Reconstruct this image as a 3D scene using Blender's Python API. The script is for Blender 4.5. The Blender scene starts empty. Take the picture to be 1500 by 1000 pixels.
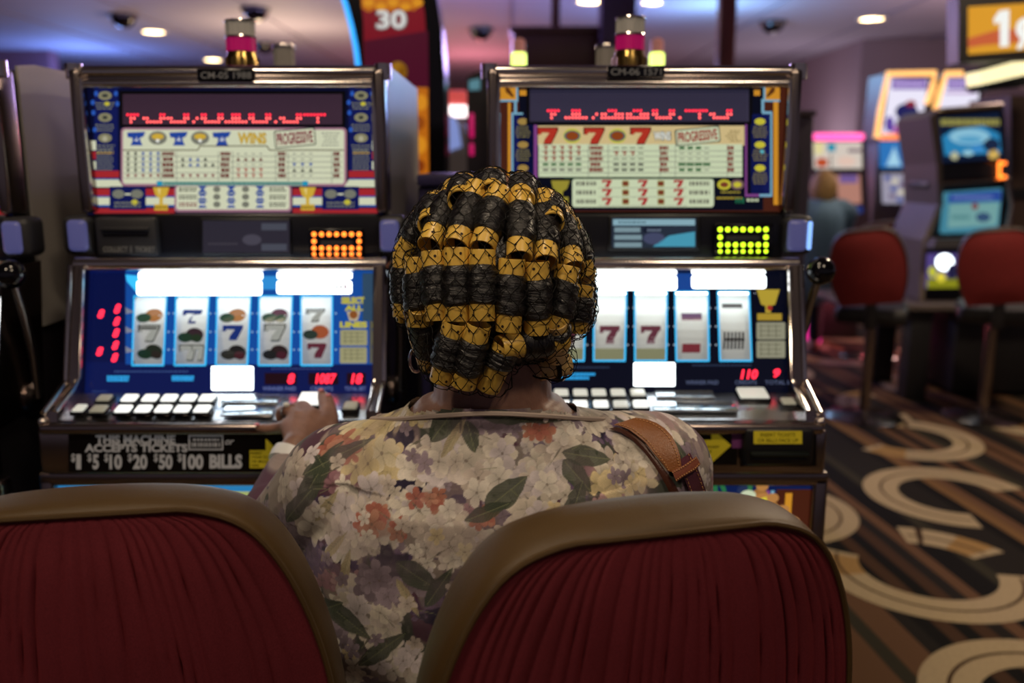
import bpy, bmesh, math, random
import numpy as np
from mathutils import Vector, Matrix
from mathutils.bvhtree import BVHTree

SC = bpy.context.scene
COL = SC.collection
RND = random.Random(11)
PI = math.pi
# ---------------------------------------------------------------- camera geometry
CAM = Vector((0, 0, 1.4)); PITCH = math.radians(11.2); F = 1292.0
FW = Vector((0, math.cos(PITCH), -math.sin(PITCH))); UP = Vector((0, math.sin(PITCH), math.cos(PITCH)))
def ray(px, py): return Vector(((px-750)/F, 0, 0)) + UP*((500-py)/F) + FW
def atY(px, py, Y):
    d = ray(px, py); return CAM + d*(Y/d.y)
def atZ(px, py, z):
    d = ray(px, py); return CAM + d*((z-CAM.z)/d.z)

# ---------------------------------------------------------------- materials
def lin(c):
    if isinstance(c, str):
        c = c.lstrip('#'); c = tuple(int(c[i:i+2], 16) for i in (0, 2, 4))
    o = []
    for v in c[:3]:
        v = v/255.0
        o.append(v/12.92 if v <= .04045 else ((v+.055)/1.055)**2.4)
    return (*o, 1.0)
_M = {}
def mat(name, col, rough=.5, metal=0.0, emit=None, es=0.0, coat=0.0, spec=.5, trans=0.0, noise=None, bump=None, alpha=1.0):
    """cached principled material; noise=(scale, amount) varies the colour, bump=(scale, strength)"""
    key = name
    if key in _M: return _M[key]
    m = bpy.data.materials.new(name); m.use_nodes = True
    nt = m.node_tree; b = nt.nodes['Principled BSDF']
    b.inputs['Base Color'].default_value = lin(col)
    b.inputs['Roughness'].default_value = rough
    b.inputs['Metallic'].default_value = metal
    b.inputs['Specular IOR Level'].default_value = spec
    b.inputs['Coat Weight'].default_value = coat
    b.inputs['Coat Roughness'].default_value = .08
    b.inputs['Transmission Weight'].default_value = trans
    b.inputs['Alpha'].default_value = alpha
    if emit is not None:
        b.inputs['Emission Color'].default_value = lin(emit); b.inputs['Emission Strength'].default_value = es
    if noise or bump:
        tc = nt.nodes.new('ShaderNodeTexCoord')
    if noise:
        n = nt.nodes.new('ShaderNodeTexNoise'); n.inputs['Scale'].default_value = noise[0]; n.inputs['Detail'].default_value = 4
        nt.links.new(tc.outputs['Object'], n.inputs['Vector'])
        mx = nt.nodes.new('ShaderNodeMix'); mx.data_type = 'RGBA'
        l = lin(col)
        mx.inputs[6].default_value = tuple(max(0, v*(1-noise[1])) for v in l[:3])+(1,)
        mx.inputs[7].default_value = tuple(min(1, v*(1+noise[1])) for v in l[:3])+(1,)
        nt.links.new(n.outputs['Fac'], mx.inputs[0]); nt.links.new(mx.outputs[2], b.inputs['Base Color'])
    if bump:
        n2 = nt.nodes.new('ShaderNodeTexNoise'); n2.inputs['Scale'].default_value = bump[0]; n2.inputs['Detail'].default_value = 3
        nt.links.new(tc.outputs['Object'], n2.inputs['Vector'])
        bp = nt.nodes.new('ShaderNodeBump'); bp.inputs['Strength'].default_value = bump[1]; bp.inputs['Distance'].default_value = .002
        nt.links.new(n2.outputs['Fac'], bp.inputs['Height']); nt.links.new(bp.outputs['Normal'], b.inputs['Normal'])
    _M[key] = m
    return m
def lit(hexcol, es=.85):
    """backlit print: emits its own colour behind a glossy sheet"""
    return mat('lit_%s_%d' % (hexcol.lstrip('#'), int(es*100)), hexcol_dim(hexcol), .18, emit=hexcol, es=es, spec=.35)
def hexcol_dim(h):
    h = h.lstrip('#'); return tuple(int(int(h[i:i+2], 16)*.25) for i in (0, 2, 4))

# ---------------------------------------------------------------- mesh builder
class MB:
    def __init__(s): s.v = []; s.f = []; s.m = []; s.sm = []; s.mats = []
    def mi(s, m):
        if m is None: return 0
        if m not in s.mats: s.mats.append(m)
        return s.mats.index(m)
    def add(s, vs, fs, m=None, smooth=False):
        o = len(s.v); k = s.mi(m)
        s.v.extend(Vector(v) for v in vs)
        for f in fs:
            s.f.append([i+o for i in f]); s.m.append(k); s.sm.append(smooth)
    def box(s, x0, x1, y0, y1, z0, z1, m=None, bev=0.0, seg=2, rot=None, piv=None):
        bm = bmesh.new(); bmesh.ops.create_cube(bm, size=1)
        for v in bm.verts:
            v.co = Vector(((x0+x1)/2+v.co.x*(x1-x0), (y0+y1)/2+v.co.y*(y1-y0), (z0+z1)/2+v.co.z*(z1-z0)))
        if bev > 0:
            bmesh.ops.bevel(bm, geom=bm.edges[:], offset=bev, segments=seg, profile=.5, affect='EDGES')
        s.addbm(bm, m, bev > 0, rot, piv)
    def addbm(s, bm, m=None, smooth=False, rot=None, piv=None):
        bm.verts.ensure_lookup_table(); bm.verts.index_update()
        vs = [v.co.copy() for v in bm.verts]
        if rot is not None:
            piv = Vector(piv); vs = [piv+rot@(v-piv) for v in vs]
        s.add(vs, [[v.index for v in f.verts] for f in bm.faces], m, smooth); bm.free()
    def tube(s, path, r, n=10, m=None, closed=False, caps=True, smooth=True):
        P_ = [Vector(p) for p in path]; k = len(P_)
        rr = r if isinstance(r, (list, tuple)) else [r]*k
        vs = []; fs = []; nrm = None
        for i in range(k):
            a = P_[(i-1) % k] if (closed or i > 0) else P_[i]
            b = P_[(i+1) % k] if (closed or i < k-1) else P_[i]
            t = (b-a)
            t = t.normalized() if t.length > 1e-9 else Vector((0, 0, 1))
            if nrm is None:
                nrm = t.orthogonal().normalized()
            else:
                nrm = (nrm-t*nrm.dot(t))
                nrm = nrm.normalized() if nrm.length > 1e-6 else t.orthogonal().normalized()
            bi = t.cross(nrm)
            for j in range(n):
                an = 2*PI*j/n
                vs.append(P_[i]+(nrm*math.cos(an)+bi*math.sin(an))*rr[i])
        L = k if closed else k-1
        for i in range(L):
            for j in range(n):
                a = i*n+j; b = i*n+(j+1) % n; c = ((i+1) % k)*n+(j+1) % n; d = ((i+1) % k)*n+j
                fs.append((a, b, c, d))
        if caps and not closed:
            fs.append(tuple(range(n-1, -1, -1))); fs.append(tuple((k-1)*n+j for j in range(n)))
        s.add(vs, fs, m, smooth)
    def lathe(s, prof, org, axis=(0, 0, 1), n=20, m=None, smooth=True, ref=None):
        ax = Vector(axis).normalized(); e1 = ax.orthogonal().normalized() if ref is None else Vector(ref); e2 = ax.cross(e1); org = Vector(org)
        vs = []; fs = []; k = len(prof)
        for r, h in prof:
            for j in range(n):
                an = 2*PI*j/n
                vs.append(org+ax*h+(e1*math.cos(an)+e2*math.sin(an))*max(r, 1e-5))
        for i in range(k-1):
            for j in range(n):
                fs.append((i*n+j, i*n+(j+1) % n, (i+1)*n+(j+1) % n, (i+1)*n+j))
        if prof[0][0] > 1e-4: fs.append(tuple(range(n-1, -1, -1)))
        if prof[-1][0] > 1e-4: fs.append(tuple((k-1)*n+j for j in range(n)))
        s.add(vs, fs, m, smooth)
    def ball(s, c, r, m=None, n=16, sc=(1, 1, 1)):
        bm = bmesh.new(); bmesh.ops.create_uvsphere(bm, u_segments=n, v_segments=max(6, n//2), radius=r)
        for v in bm.verts: v.co = Vector((v.co.x*sc[0], v.co.y*sc[1], v.co.z*sc[2]))+Vector(c)
        s.addbm(bm, m, True)
    def slab(s, pts, off, m=None, smooth=False):
        """closed polygon of 3D points extruded by vector off"""
        n = len(pts); off = Vector(off); P_ = [Vector(p) for p in pts]
        s.add(P_+[p+off for p in P_], [tuple(range(n)), tuple(range(2*n-1, n-1, -1))]+[(i, i+n, (i+1) % n+n, (i+1) % n) for i in range(n)], m, smooth)
    def build(s, name, m=None, parent=None, origin=None, recalc=True, auto=None):
        me = bpy.data.meshes.new(name)
        if parent is not None: o0 = ORG[parent.name]
        elif origin is not None: o0 = Vector(origin)
        else:
            a = np.array([tuple(v) for v in s.v]); o0 = Vector(((a[:, 0].min()+a[:, 0].max())/2, (a[:, 1].min()+a[:, 1].max())/2, a[:, 2].min()))
        me.from_pydata([tuple(v-o0) for v in s.v], [], s.f)
        ms = s.mats if s.mats else [m]
        for q in ms: me.materials.append(q)
        me.polygons.foreach_set('material_index', s.m); me.polygons.foreach_set('use_smooth', s.sm)
        if recalc:
            bm = bmesh.new(); bm.from_mesh(me); bmesh.ops.recalc_face_normals(bm, faces=bm.faces[:]); bm.to_mesh(me); bm.free()
        me.update()
        if any(s.sm):
            try: me.set_sharp_from_angle(angle=math.radians(auto or 42))
            except Exception: pass
        return link(name, me, parent, o0)
ORG = {}
def link(name, me, parent, o0):
    ob = bpy.data.objects.new(name, me); COL.objects.link(ob)
    if parent is not None: ob.parent = parent
    else: ob.location = o0
    ORG[ob.name] = Vector(o0)
    return ob
def tag(o, label=None, cat=None, group=None, kind=None):
    if label: o['label'] = label
    if cat: o['category'] = cat
    if group: o['group'] = group
    if kind: o['kind'] = kind
    return o
def thing(name, label, cat, loc, group=None):
    o = bpy.data.objects.new(name, None); COL.objects.link(o); o.location = loc; o.empty_display_size = .1
    ORG[o.name] = Vector(loc)
    return tag(o, label, cat, group)

# ---------------------------------------------------------------- lettering
_T = {}
def glyphs(txt, bold=0.0, shear=0.0):
    k = (txt, bold, shear)
    if k not in _T:
        cu = bpy.data.curves.new('t', 'FONT'); cu.body = txt; cu.size = 1; cu.offset = bold; cu.shear = shear; cu.resolution_u = 3
        ob = bpy.data.objects.new('t', cu); COL.objects.link(ob)
        bpy.context.view_layer.update()
        me = bpy.data.meshes.new_from_object(ob.evaluated_get(bpy.context.evaluated_depsgraph_get()))
        vs = [(v.co.x, v.co.y) for v in me.vertices]; fs = [tuple(p.vertices) for p in me.polygons]
        bpy.data.objects.remove(ob); bpy.data.curves.remove(cu); bpy.data.meshes.remove(me)
        if vs:
            xs = [v[0] for v in vs]; ys = [v[1] for v in vs]
            b = (min(xs), max(xs), min(ys), max(ys))
        else: b = (0, 1, 0, 1)
        _T[k] = (vs, fs, b)
    return _T[k]

class Art(MB):
    """flat print on a panel; coordinates are projected on the plane, later layers lie a hair in front"""
    def __init__(s, A, B, curve=None, eps=.00025):
        super().__init__()
        s.A = Vector((0, *A)); s.t = (Vector((0, *B))-s.A); s.len = s.t.length; s.t.normalize()
        s.n = Vector((0, -s.t.z, s.t.y)); s.layer = 0; s.curve = curve; s.eps = eps
        if s.n.y > 0: s.n = -s.n
    def P(s, px, py, l=None):
        d = ray(px, py); k = (s.A-CAM).dot(s.n)/d.dot(s.n); p = CAM+d*k
        if s.curve:
            R_, y0 = s.curve
            q = CAM+ray(px, y0)*((s.A-CAM).dot(s.n)/ray(px, y0).dot(s.n))
            ds = (p-q).dot(s.t); p = p-s.n*(R_-math.sqrt(max(1e-6, R_*R_-ds*ds)))
        return p+s.n*s.eps*(s.layer if l is None else l)
    def nx(s): s.layer += 1
    def poly(s, pts, m): s.add([s.P(*p) for p in pts], [tuple(range(len(pts)))], m)
    def rect(s, x0, y0, x1, y1, m):
        if s.curve:
            n = 10
            for i in range(n):
                a = y0+(y1-y0)*i/n; b = y0+(y1-y0)*(i+1)/n
                s.poly([(x0, a), (x1, a), (x1, b), (x0, b)], m)
        else: s.poly([(x0, y0), (x1, y0), (x1, y1), (x0, y1)], m)
    def rr(s, x0, y0, x1, y1, r, m, rot=0):
        pts = []; cx, cy = (x0+x1)/2, (y0+y1)/2; c, sn = math.cos(rot), math.sin(rot)
        for (ax, ay, a0) in ((x1-r, y0+r, -90), (x1-r, y1-r, 0), (x0+r, y1-r, 90), (x0+r, y0+r, 180)):
            for k in range(5):
                a = math.radians(a0+k*22.5); x = ax+r*math.cos(a)-cx; y = ay+r*math.sin(a)-cy
                pts.append((cx+x*c-y*sn, cy+x*sn+y*c))
        s.poly(pts, m)
    def ell(s, cx, cy, rx, ry, m, n=16, rot=0):
        c, sn = math.cos(rot), math.sin(rot)
        s.poly([(cx+rx*math.cos(2*PI*k/n)*c-ry*math.sin(2*PI*k/n)*sn, cy+rx*math.cos(2*PI*k/n)*sn+ry*math.sin(2*PI*k/n)*c) for k in range(n)], m)
    def star(s, cx, cy, r, m, k=.42, n=5):
        s.poly([(cx+(r if i % 2 == 0 else r*k)*math.sin(PI*i/n), cy-(r if i % 2 == 0 else r*k)*math.cos(PI*i/n)) for i in range(2*n)], m)
    def text(s, txt, x0, y0, x1, y1, m, bold=0.0, rot=0, shear=0.0):
        """fit txt in the box (y0 top, y1 bottom)"""
        vs, fs, b = glyphs(txt, bold, shear)
        if not fs: return
        c, sn = math.cos(rot), math.sin(rot); mx, my = (x0+x1)/2, (y0+y1)/2
        o = []
        for x, y in vs:
            u = x0+(x-b[0])/(b[1]-b[0])*(x1-x0)-mx; v = y1-(y-b[2])/(b[3]-b[2])*(y1-y0)-my
            o.append(s.P(mx+u*c-v*sn, my+u*sn+v*c))
        s.add(o, fs, m)
    def micro(s, x0, x1, y, h, m, dens=.72, rng=RND):
        """a line of print too small to read: short dashes"""
        x = x0
        while x < x1-1:
            w = rng.uniform(2.0, 5.0); w = min(w, x1-x)
            s.rect(x, y-h/2, x+w*dens+.6, y+h/2, m); x += w+1.1
    def seven(s, cx, cy, w, h, m, m2=None):
        p = [(-.5, -.5), (.5, -.5), (.5, -.3), (.18, .5), (-.2, .5), (-.14, .2), (.1, -.2), (-.3, -.22), (-.36, -.08), (-.5, -.08)]
        if m2 is not None:
            s.poly([(cx+a*w*1.16, cy+b*h*1.16) for a, b in p], m2); s.nx()
        s.poly([(cx+a*w, cy+b*h) for a, b in p], m)
# ================================================================ SLOT MACHINES
CHROME = mat('chrome', (214, 206, 200), .13, 1.0)
CHROMED = mat('dark_chrome', (150, 138, 134), .22, 1.0)
STEEL = mat('brushed_steel', (150, 148, 148), .27, 1.0)
BLACKP = mat('black_plastic', (14, 14, 17), .42)
GLOSSB = mat('gloss_black', (8, 8, 12), .12)
GREYP = mat('grey_plastic', (38, 38, 42), .5)
LAMIN = mat('grey_laminate', (165, 160, 155), .33, metal=.25, noise=(2.2, .12))
DARKC = mat('cabinet_dark', (26, 24, 28), .45)
CREAM = lit('#dfe3c4', .78); NAVY = lit('#121c62', .6); NAVYD = lit('#0b1036', .55); PINK = lit('#c08aa0', .6)
REDL = lit('#b02a30', .75); DRED = lit('#7a2a2a', .6); BLUEL = lit('#2b52a8', .75); GOLD = lit('#d8b23c', .8); GREYL = lit('#8d8f80', .6)
DGREY = lit('#4a4c46', .55); CYANL = lit('#49c7dc', .8); WHITEL = lit('#f0f2ea', .9); BLKL = mat('print_black', (8, 8, 10), .2)
TANL = lit('#e0c890', .75); BROWNL = lit('#5c2a1a', .5); ORANGEL = lit('#d8942a', .8); GREENL = lit('#2f6a3a', .7); YELL = lit('#cfc63a', .8)
GREENC = lit('#d6e2bd', .78); PURPL = lit('#8d4a94', .7); LBLUE = lit('#7fb4cf', .75); BURG = lit('#8a2c40', .7)
LEDR = mat('led_red', (60, 4, 6), .4, emit='#ff2840', es=2.6)
LEDHOT = mat('led_hot', (60, 14, 16), .4, emit='#ff5a58', es=3.2)
LEDOFF = mat('led_off', (26, 18, 26), .4)
LEDO = mat('led_orange', (60, 24, 4), .4, emit='#ff7a28', es=3.4)
LEDG = mat('led_green', (30, 44, 4), .4, emit='#c0f020', es=3.2)
WHOT = mat('lit_white_hot', (60, 60, 60), .2, emit='#f0fbff', es=4.2)
CHOT = mat('lit_cyan_hot', (10, 40, 60), .2, emit='#35b4ee', es=1.25)
BLUEG = lit('#1450a8', .8); BLUED = lit('#0c1a58', .7); BLKB = lit('#070b1e', .6)
YELP = mat('yellow_print', (196, 176, 34), .5, emit='#c8b428', es=.12)
PANE = mat('lit_lens', (70, 70, 100), .25, emit='#5a5c98', es=.42)
ALUM = mat('sign_letters', (200, 196, 200), .5, emit='#c8c4c8', es=.22)
def glassmat():
    m = bpy.data.materials.new('clear_glass'); m.use_nodes = True; nt = m.node_tree; nt.nodes.clear()
    o = nt.nodes.new('ShaderNodeOutputMaterial'); t = nt.nodes.new('ShaderNodeBsdfTransparent'); g = nt.nodes.new('ShaderNodeBsdfGlossy')
    g.inputs['Roughness'].default_value = .03; x = nt.nodes.new('ShaderNodeMixShader'); f = nt.nodes.new('ShaderNodeFresnel'); f.inputs[0].default_value = 1.35
    nt.links.new(f.outputs[0], x.inputs[0]); nt.links.new(t.outputs[0], x.inputs[1]); nt.links.new(g.outputs[0], x.inputs[2]); nt.links.new(x.outputs[0], o.inputs[0])
    return m
GLASS = glassmat()

# side profile of the machine (Y, z)
TOPA, TOPB = (1.668, 1.314), (1.662, 1.570)       # upper display glass
MIDA, MIDB = (1.648, 1.222), (1.662, 1.328)       # reader band
REELA, REELB = (1.548, .985), (1.616, 1.220)     # reel glass
DECKA, DECKB = (1.465, .979), (1.552, .998)      # button deck
BILLA, BILLB = (1.452, .886), (1.446, .972)       # note and ticket panel
BELLA, BELLB = (1.478, .25), (1.478, .868)        # belly glass
HW = .279

def slot_machine(cx, label, group, v):
    t = thing('slot_machine', label, 'slot machine', (cx, 1.85, 0), group)
    x0, x1 = cx-HW, cx+HW
    # cabinet shell
    m = MB()
    prof = [(1.50, .05), (1.50, .88), (1.47, .885), (1.475, .945), (1.485, .95), (1.552, .972), (1.64, .985), (1.70, 1.20), (1.665, 1.229), (1.678, 1.321), (1.685, 1.331), (1.683, 1.572), (2.25, 1.572), (2.25, .05)]
    m.slab([(x0+.006, a, b) for a, b in prof], (2*HW-.012, 0, 0), DARKC)
    m.build('cabinet', None, t)
    for s_, nm in ((x0, -1), (x1, 1)):
        m = MB(); pr = [(1.72, 1.10), (1.72, 1.580), (1.78, 1.588), (2.25, 1.588), (2.25, 1.10)]
        a, b = (s_, s_+.005) if nm < 0 else (s_-.005, s_)
        m.slab([(a, y, z) for y, z in pr], (b-a, 0, 0), LAMIN); m.build('side_panel', None, t)
    m = MB(); m.box(x0-.01, x1+.01, 1.5, 2.25, 0, .06, BLACKP, .004); m.build('plinth', None, t)
    # upper chrome frame : top rail, two posts
    m = MB()
    m.tube([(x0-.004, 1.66, 1.568), (x1+.004, 1.66, 1.568)], .0115, 14, CHROME)
    m.box(x0-.002, x1+.002, 1.650, 1.70, 1.545, 1.566, CHROMED, .006)
    m.tube([(x0+.01, 1.652, 1.5475), (x1-.01, 1.652, 1.5475)], .0080, 12, CHROME)
    for s_ in (x0, x1):
        sg = 1 if s_ == x0 else -1
        m.box(min(s_-sg*.004, s_+sg*.018), max(s_-sg*.004, s_+sg*.018), 1.638, 1.70, 1.316, 1.572, CHROMED, .008, 3)
        m.tube([(s_+sg*.015, 1.646, 1.33), (s_+sg*.016, 1.640, 1.46), (s_+sg*.016, 1.646, 1.555)], .0045, 8, CHROME)
        m.tube([(s_, 1.657, 1.555), (s_, 1.657, 1.582)], .0150, 12, CHROME)
    m.build('top_frame', None, t)
    # identification plate on the top rail
    px0, px1, py0, py1 = v['plate']
    m = MB(); pa = atY(px0, py0, 1.645); pb = atY(px1, py1, 1.645)
    m.box(pa.x, pb.x, 1.640, 1.648, pb.z, pa.z, GLOSSB, .002)
    a_ = Art((1.6398, pb.z), (1.6398, pa.z)); a_.text(v['id'], px0+5, py0+4, px1-4, py1-4, mat('plate_letters', (120, 122, 126), .5), .01)
    m.add(a_.v, a_.f, a_.mats[0]); m.build('number_plate', None, t)
    # upper glass
    a = Art(TOPA, TOPB); v['top'](a); a.build('award_glass', None, t, recalc=False)
    # dot matrix display
    dx0, dy0, dx1, dy1 = v['led_box']
    a = Art((TOPA[0]-.003, TOPA[1]), (TOPB[0]-.003, TOPB[1])); plum = mat(v['led_bg'][0], v['led_bg'][1], .25, emit=v['led_bg'][1], es=.55)
    a.rect(dx0-5, dy0-5, dx1+5, dy1+4, GLOSSB); a.nx(); a.rect(dx0, dy0, dx1, dy1, plum); a.nx()
    dm = a.build('message_display', None, t, recalc=False)
    d = Art((TOPA[0]-.0042, TOPA[1]), (TOPB[0]-.0042, TOPB[1])); cw = v['led_pitch']; ry = v['led_rows']
    x = dx0+3
    while x < dx1-2:
        y = dy0+4
        while y < dy1-2: d.rect(x-.8, y-.8, x+.8, y+.8, LEDOFF); y += 5.0
        x += cw
    d.nx()
    GL = {'v': ('1111', '.11.', '.1..'), 'J': ('.....11', '11...11', '.11111.'), '/': ('...', '..1', '.1.'), 'U': ('11...11', '11...11', '.11111.'), '1': ('..111..', '..111..', '1111111'),
          '.': ('.', '.', '1'), '7': ('1111111', '....1..', '....1..'), '8': ('..111..', '11..111', '1111111'), ' ': ('.', '.', '.')}
    for ch, xs in v['led']:
        for r_, row in enumerate(GL[ch]):
            for c_, q in enumerate(row):
                if q == '1': d.ell(xs+c_*cw, ry+r_*5.2, 1.65, 1.75, LEDHOT if r_ > 0 else LEDR, 8)
    d.build('led_dots', None, dm, recalc=False)
    # reader band
    m = MB(); m.box(x0+.01, x1-.01, 1.650, 1.68, 1.224, 1.315, mat('band_black', (12, 12, 18), .3), .006); m.build('reader_band', None, t)
    for sg in (-1, 1):
        s_ = x0 if sg < 0 else x1
        m = MB(); m.box(min(s_-sg*.014, s_+sg*.038), max(s_-sg*.014, s_+sg*.038), 1.628, 1.69, 1.240, 1.312, GREYP, .014, 4)
        pod = m.build('side_pod', None, t)
        m = MB(); m.box(min(s_-sg*.010, s_+sg*.026), max(s_-sg*.010, s_+sg*.026), 1.622, 1.640, 1.247, 1.305, PANE, .009, 4)
        if v['pod_hot'] == sg: m.box(s_+sg*.026, s_+sg*.034, 1.624, 1.640, 1.250, 1.302, mat('pod_hot', (60, 80, 120), .3, emit='#86b4ff', es=1.4), .003)
        m.build('lens', None, pod)
    if v.get('slot'):
        sx0, sx1 = v['slot']; A = atY(sx0, 318, 1.645); B = atY(sx1, 374, 1.645)
        m = MB(); m.box(A.x, B.x, 1.634, 1.665, B.z, A.z, GREYP, .006); m.box(A.x+.015, B.x-.015, 1.630, 1.640, (A.z+B.z)/2+.002, (A.z+B.z)/2+.010, GLOSSB, .001)
        m.box(A.x+.012, B.x-.012, 1.626, 1.640, (A.z+B.z)/2+.012, (A.z+B.z)/2+.018, GREYP, .002)
        a_ = Art((1.6335, B.z), (1.6335, A.z)); tx = mat('slot_letters', (120, 120, 118), .6)
        a_.text('COLLECT', sx0+10, 361, sx0+46, 369, tx, .02); a_.rect(sx0+50, 360, sx0+51.5, 370, tx); a_.text('TICKET', sx0+57, 361, sx0+86, 369, tx, .02)
        m.add(a_.v, a_.f, tx); m.build('ticket_printer', None, t)
    # player tracking screen
    sx0, sy0, sx1, sy1 = v['screen']; A = atY(sx0-4, sy0-4, 1.645); B = atY(sx1+4, sy1+4, 1.645)
    m = MB(); m.box(A.x, B.x, 1.640, 1.66, B.z, A.z, BLACKP, .004); sb = m.build('player_screen', None, t)
    a = Art((1.6388, B.z), (1.6388, A.z)); v['screen_art'](a, sx0, sy0, sx1, sy1); a.build('display', None, sb, recalc=False)
    # card reader with its ring of lights
    cx0, cy0, cx1, cy1 = v['card']; A = atY(cx0-4, cy0-5, 1.64); B = atY(cx1+4, cy1+4, 1.64)
    m = MB(); m.box(A.x, B.x, 1.632, 1.66, B.z, A.z, GLOSSB, .005)
    q = atY(cx0+14, cy0+14, 1.63); w = atY(cx1-14, cy0+20, 1.63); m.box(q.x, w.x, 1.629, 1.634, w.z, q.z, GREYP, .001)
    cr = m.build('card_reader', None, t)
    m = MB(); pts = [(i, 0) for i in range(7)]+[(0, 1), (6, 1)]+[(i, 2) for i in range(7)]+[(i, 2.85) for i in range(7)]
    for i, j in pts:
        p = atY(cx0+4+(cx1-cx0-8)*i/6, cy0+4+(cy1-cy0-10)*j/2.85, 1.6315)
        m.ball(p, .0045 if j < 2.5 else .0036, v['card_led'], 10, (1, .5, 1))
    m.build('reader_lights', None, cr)
    # lower chrome frame round the reel glass
    m = MB()
    m.tube([(x0-.004, 1.606, 1.226), (x1+.004, 1.606, 1.226)], .0125, 14, CHROME)
    for s_ in (x0, x1):
        sg = 1 if s_ == x0 else -1
        a0, a1 = min(s_-sg*.006, s_+sg*.016), max(s_-sg*.006, s_+sg*.016)
        m.slab([(a0, 1.588, 1.226), (a0, 1.72, 1.226), (a0, 1.68, .965), (a0, 1.445, .955), (a0, 1.452, .992), (a0, 1.528, 1.018)], (a1-a0, 0, 0), CHROMED)
        m.tube([(s_+sg*.014, 1.590, 1.222), (s_+sg*.014, 1.540, 1.03), (s_+sg*.013, 1.515, 1.012), (s_+sg*.012, 1.452, .990)], .0048, 8, CHROME)
        m.tube([(s_-sg*.004, 1.584, 1.226), (s_-sg*.005, 1.530, 1.025), (s_-sg*.006, 1.447, .989)], .005, 8, CHROME)
    m.build('reel_frame', None, t)
    # reels behind the glass
    for i, (a0, a1, b0, b1) in enumerate(v['reels']):
        r_ = Art((REELA[0]+.016, REELA[1]), (REELB[0]+.016, REELB[1]), curve=(.10, 486))
        if v['reel_fn'](i, None, 0, 0) is None: pass
        c0, c1 = min(a0, b0)-4, max(a1, b1)+4
        r_.rect(c0, 428, c1, 538, mat('reel_strip', (214, 214, 204), .6, emit='#c8d2d4', es=.33)); r_.nx()
        v['reel_fn'](i, r_, (a0+a1+b0+b1)/4, (a1-a0)/2)
        r_.build('reel', None, t, recalc=False)
    # lamp above the reels
    g = Art((REELA[0]+.008, REELA[1]), (REELB[0]+.008, REELB[1])); p = g.P(v['glass'][0]+70, 430); q = g.P(v['glass'][1]-60, 430)
    m = MB(); m.tube([(p.x, p.y+.002, p.z+.004), (q.x, q.y+.002, q.z+.004)], .0055, 8, mat('reel_tube', (200, 200, 200), .5, emit='#e8f6ff', es=9.0)); m.build('reel_lamp', None, t)
    # printed reel glass with window openings
    a = Art(REELA, REELB); v['reel_glass'](a); a.build('reel_glass', None, t, recalc=False)
    a = Art((REELA[0]-.004, REELA[1]), (REELB[0]-.004, REELB[1])); gx0, gx1, gy0, gy1 = v['glass']
    a.poly([(gx0-6, gy1), (gx1+4, gy1), (gx1, gy0), (gx0, gy0)], GLASS); a.build('cover_glass', None, t, recalc=False)
    # red number displays
    a = Art((REELA[0]-.002, REELA[1]), (REELB[0]-.002, REELB[1]))
    for s_, b0, c0, b1, c1, sh in v['digits']: a.text(s_, b0, c0, b1, c1, LEDR, .035, 0, sh)
    a.build('credit_digits', None, t, recalc=False)
    # button deck
    m = MB()
    m.slab([(x0+.012, DECKA[0], DECKA[1]-.024), (x0+.012, DECKB[0], DECKB[1]-.024), (x0+.012, DECKB[0], DECKB[1]), (x0+.012, 1.492, .982), (x0+.012, DECKA[0], .9715)], (2*HW-.024, 0, 0), mat('deck_metal', (216, 218, 222), .26, 1.0)); m.build('button_deck', None, t)
    tilt = math.atan2(DECKB[1]-DECKA[1], DECKB[0]-DECKA[0]); RX = Matrix.Rotation(tilt, 3, 'X')
    dk = Art(DECKA, DECKB)
    if dk.n.z < 0: dk.n = -dk.n
    def button(px, py, w, d_, mt, h=.009):
        c = dk.P(px, py, 0); m = MB()
        m.box(c.x-w/2-.003, c.x+w/2+.003, c.y-d_/2-.003, c.y+d_/2+.003, c.z-.002, c.z+h*.55, GLOSSB, .0025, 2, RX, c)
        m.box(c.x-w/2, c.x+w/2, c.y-d_/2, c.y+d_/2, c.z, c.z+h, mt, .0035, 3, RX, c)
        m.build('button', None, t)
    for px, py, w, d_, mt in v['buttons']: button(px, py, w, d_, mt)
    # acrylic plates in the middle of the deck
    m = MB()
    for (ax, ay, bx, by) in v['plates']:
        c0 = dk.P(ax, by, 0); c1 = dk.P(bx, ay, 0); zc = (c0.z+c1.z)/2
        m.box(c0.x, c1.x, c0.y, c1.y, zc, zc+.004, mat('deck_plate', (214, 222, 226), .16, metal=.9), .002, 2, RX, ((c0.x+c1.x)/2, (c0.y+c1.y)/2, zc))
    m.build('deck_plate', None, t)
    # front rail
    m = MB(); m.box(x0-.014, x1+.014, 1.436, 1.470, .953, .973, CHROMED, .008, 4)
    for s_ in (x0-.008, x1+.008): m.ball((s_, 1.446, .974), .0085, CHROME, 12)
    m.build('front_rail', None, t)
    # note panel
    m = MB(); m.box(x0-.024, x1+.024, 1.452, 1.50, .878, .957, CHROMED, .006, 3); bp = m.build('note_panel', None, t)
    a = Art((1.4505, .87), (1.4505, .97)); v['bill'](a); a.build('print', None, bp, recalc=False)
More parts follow.
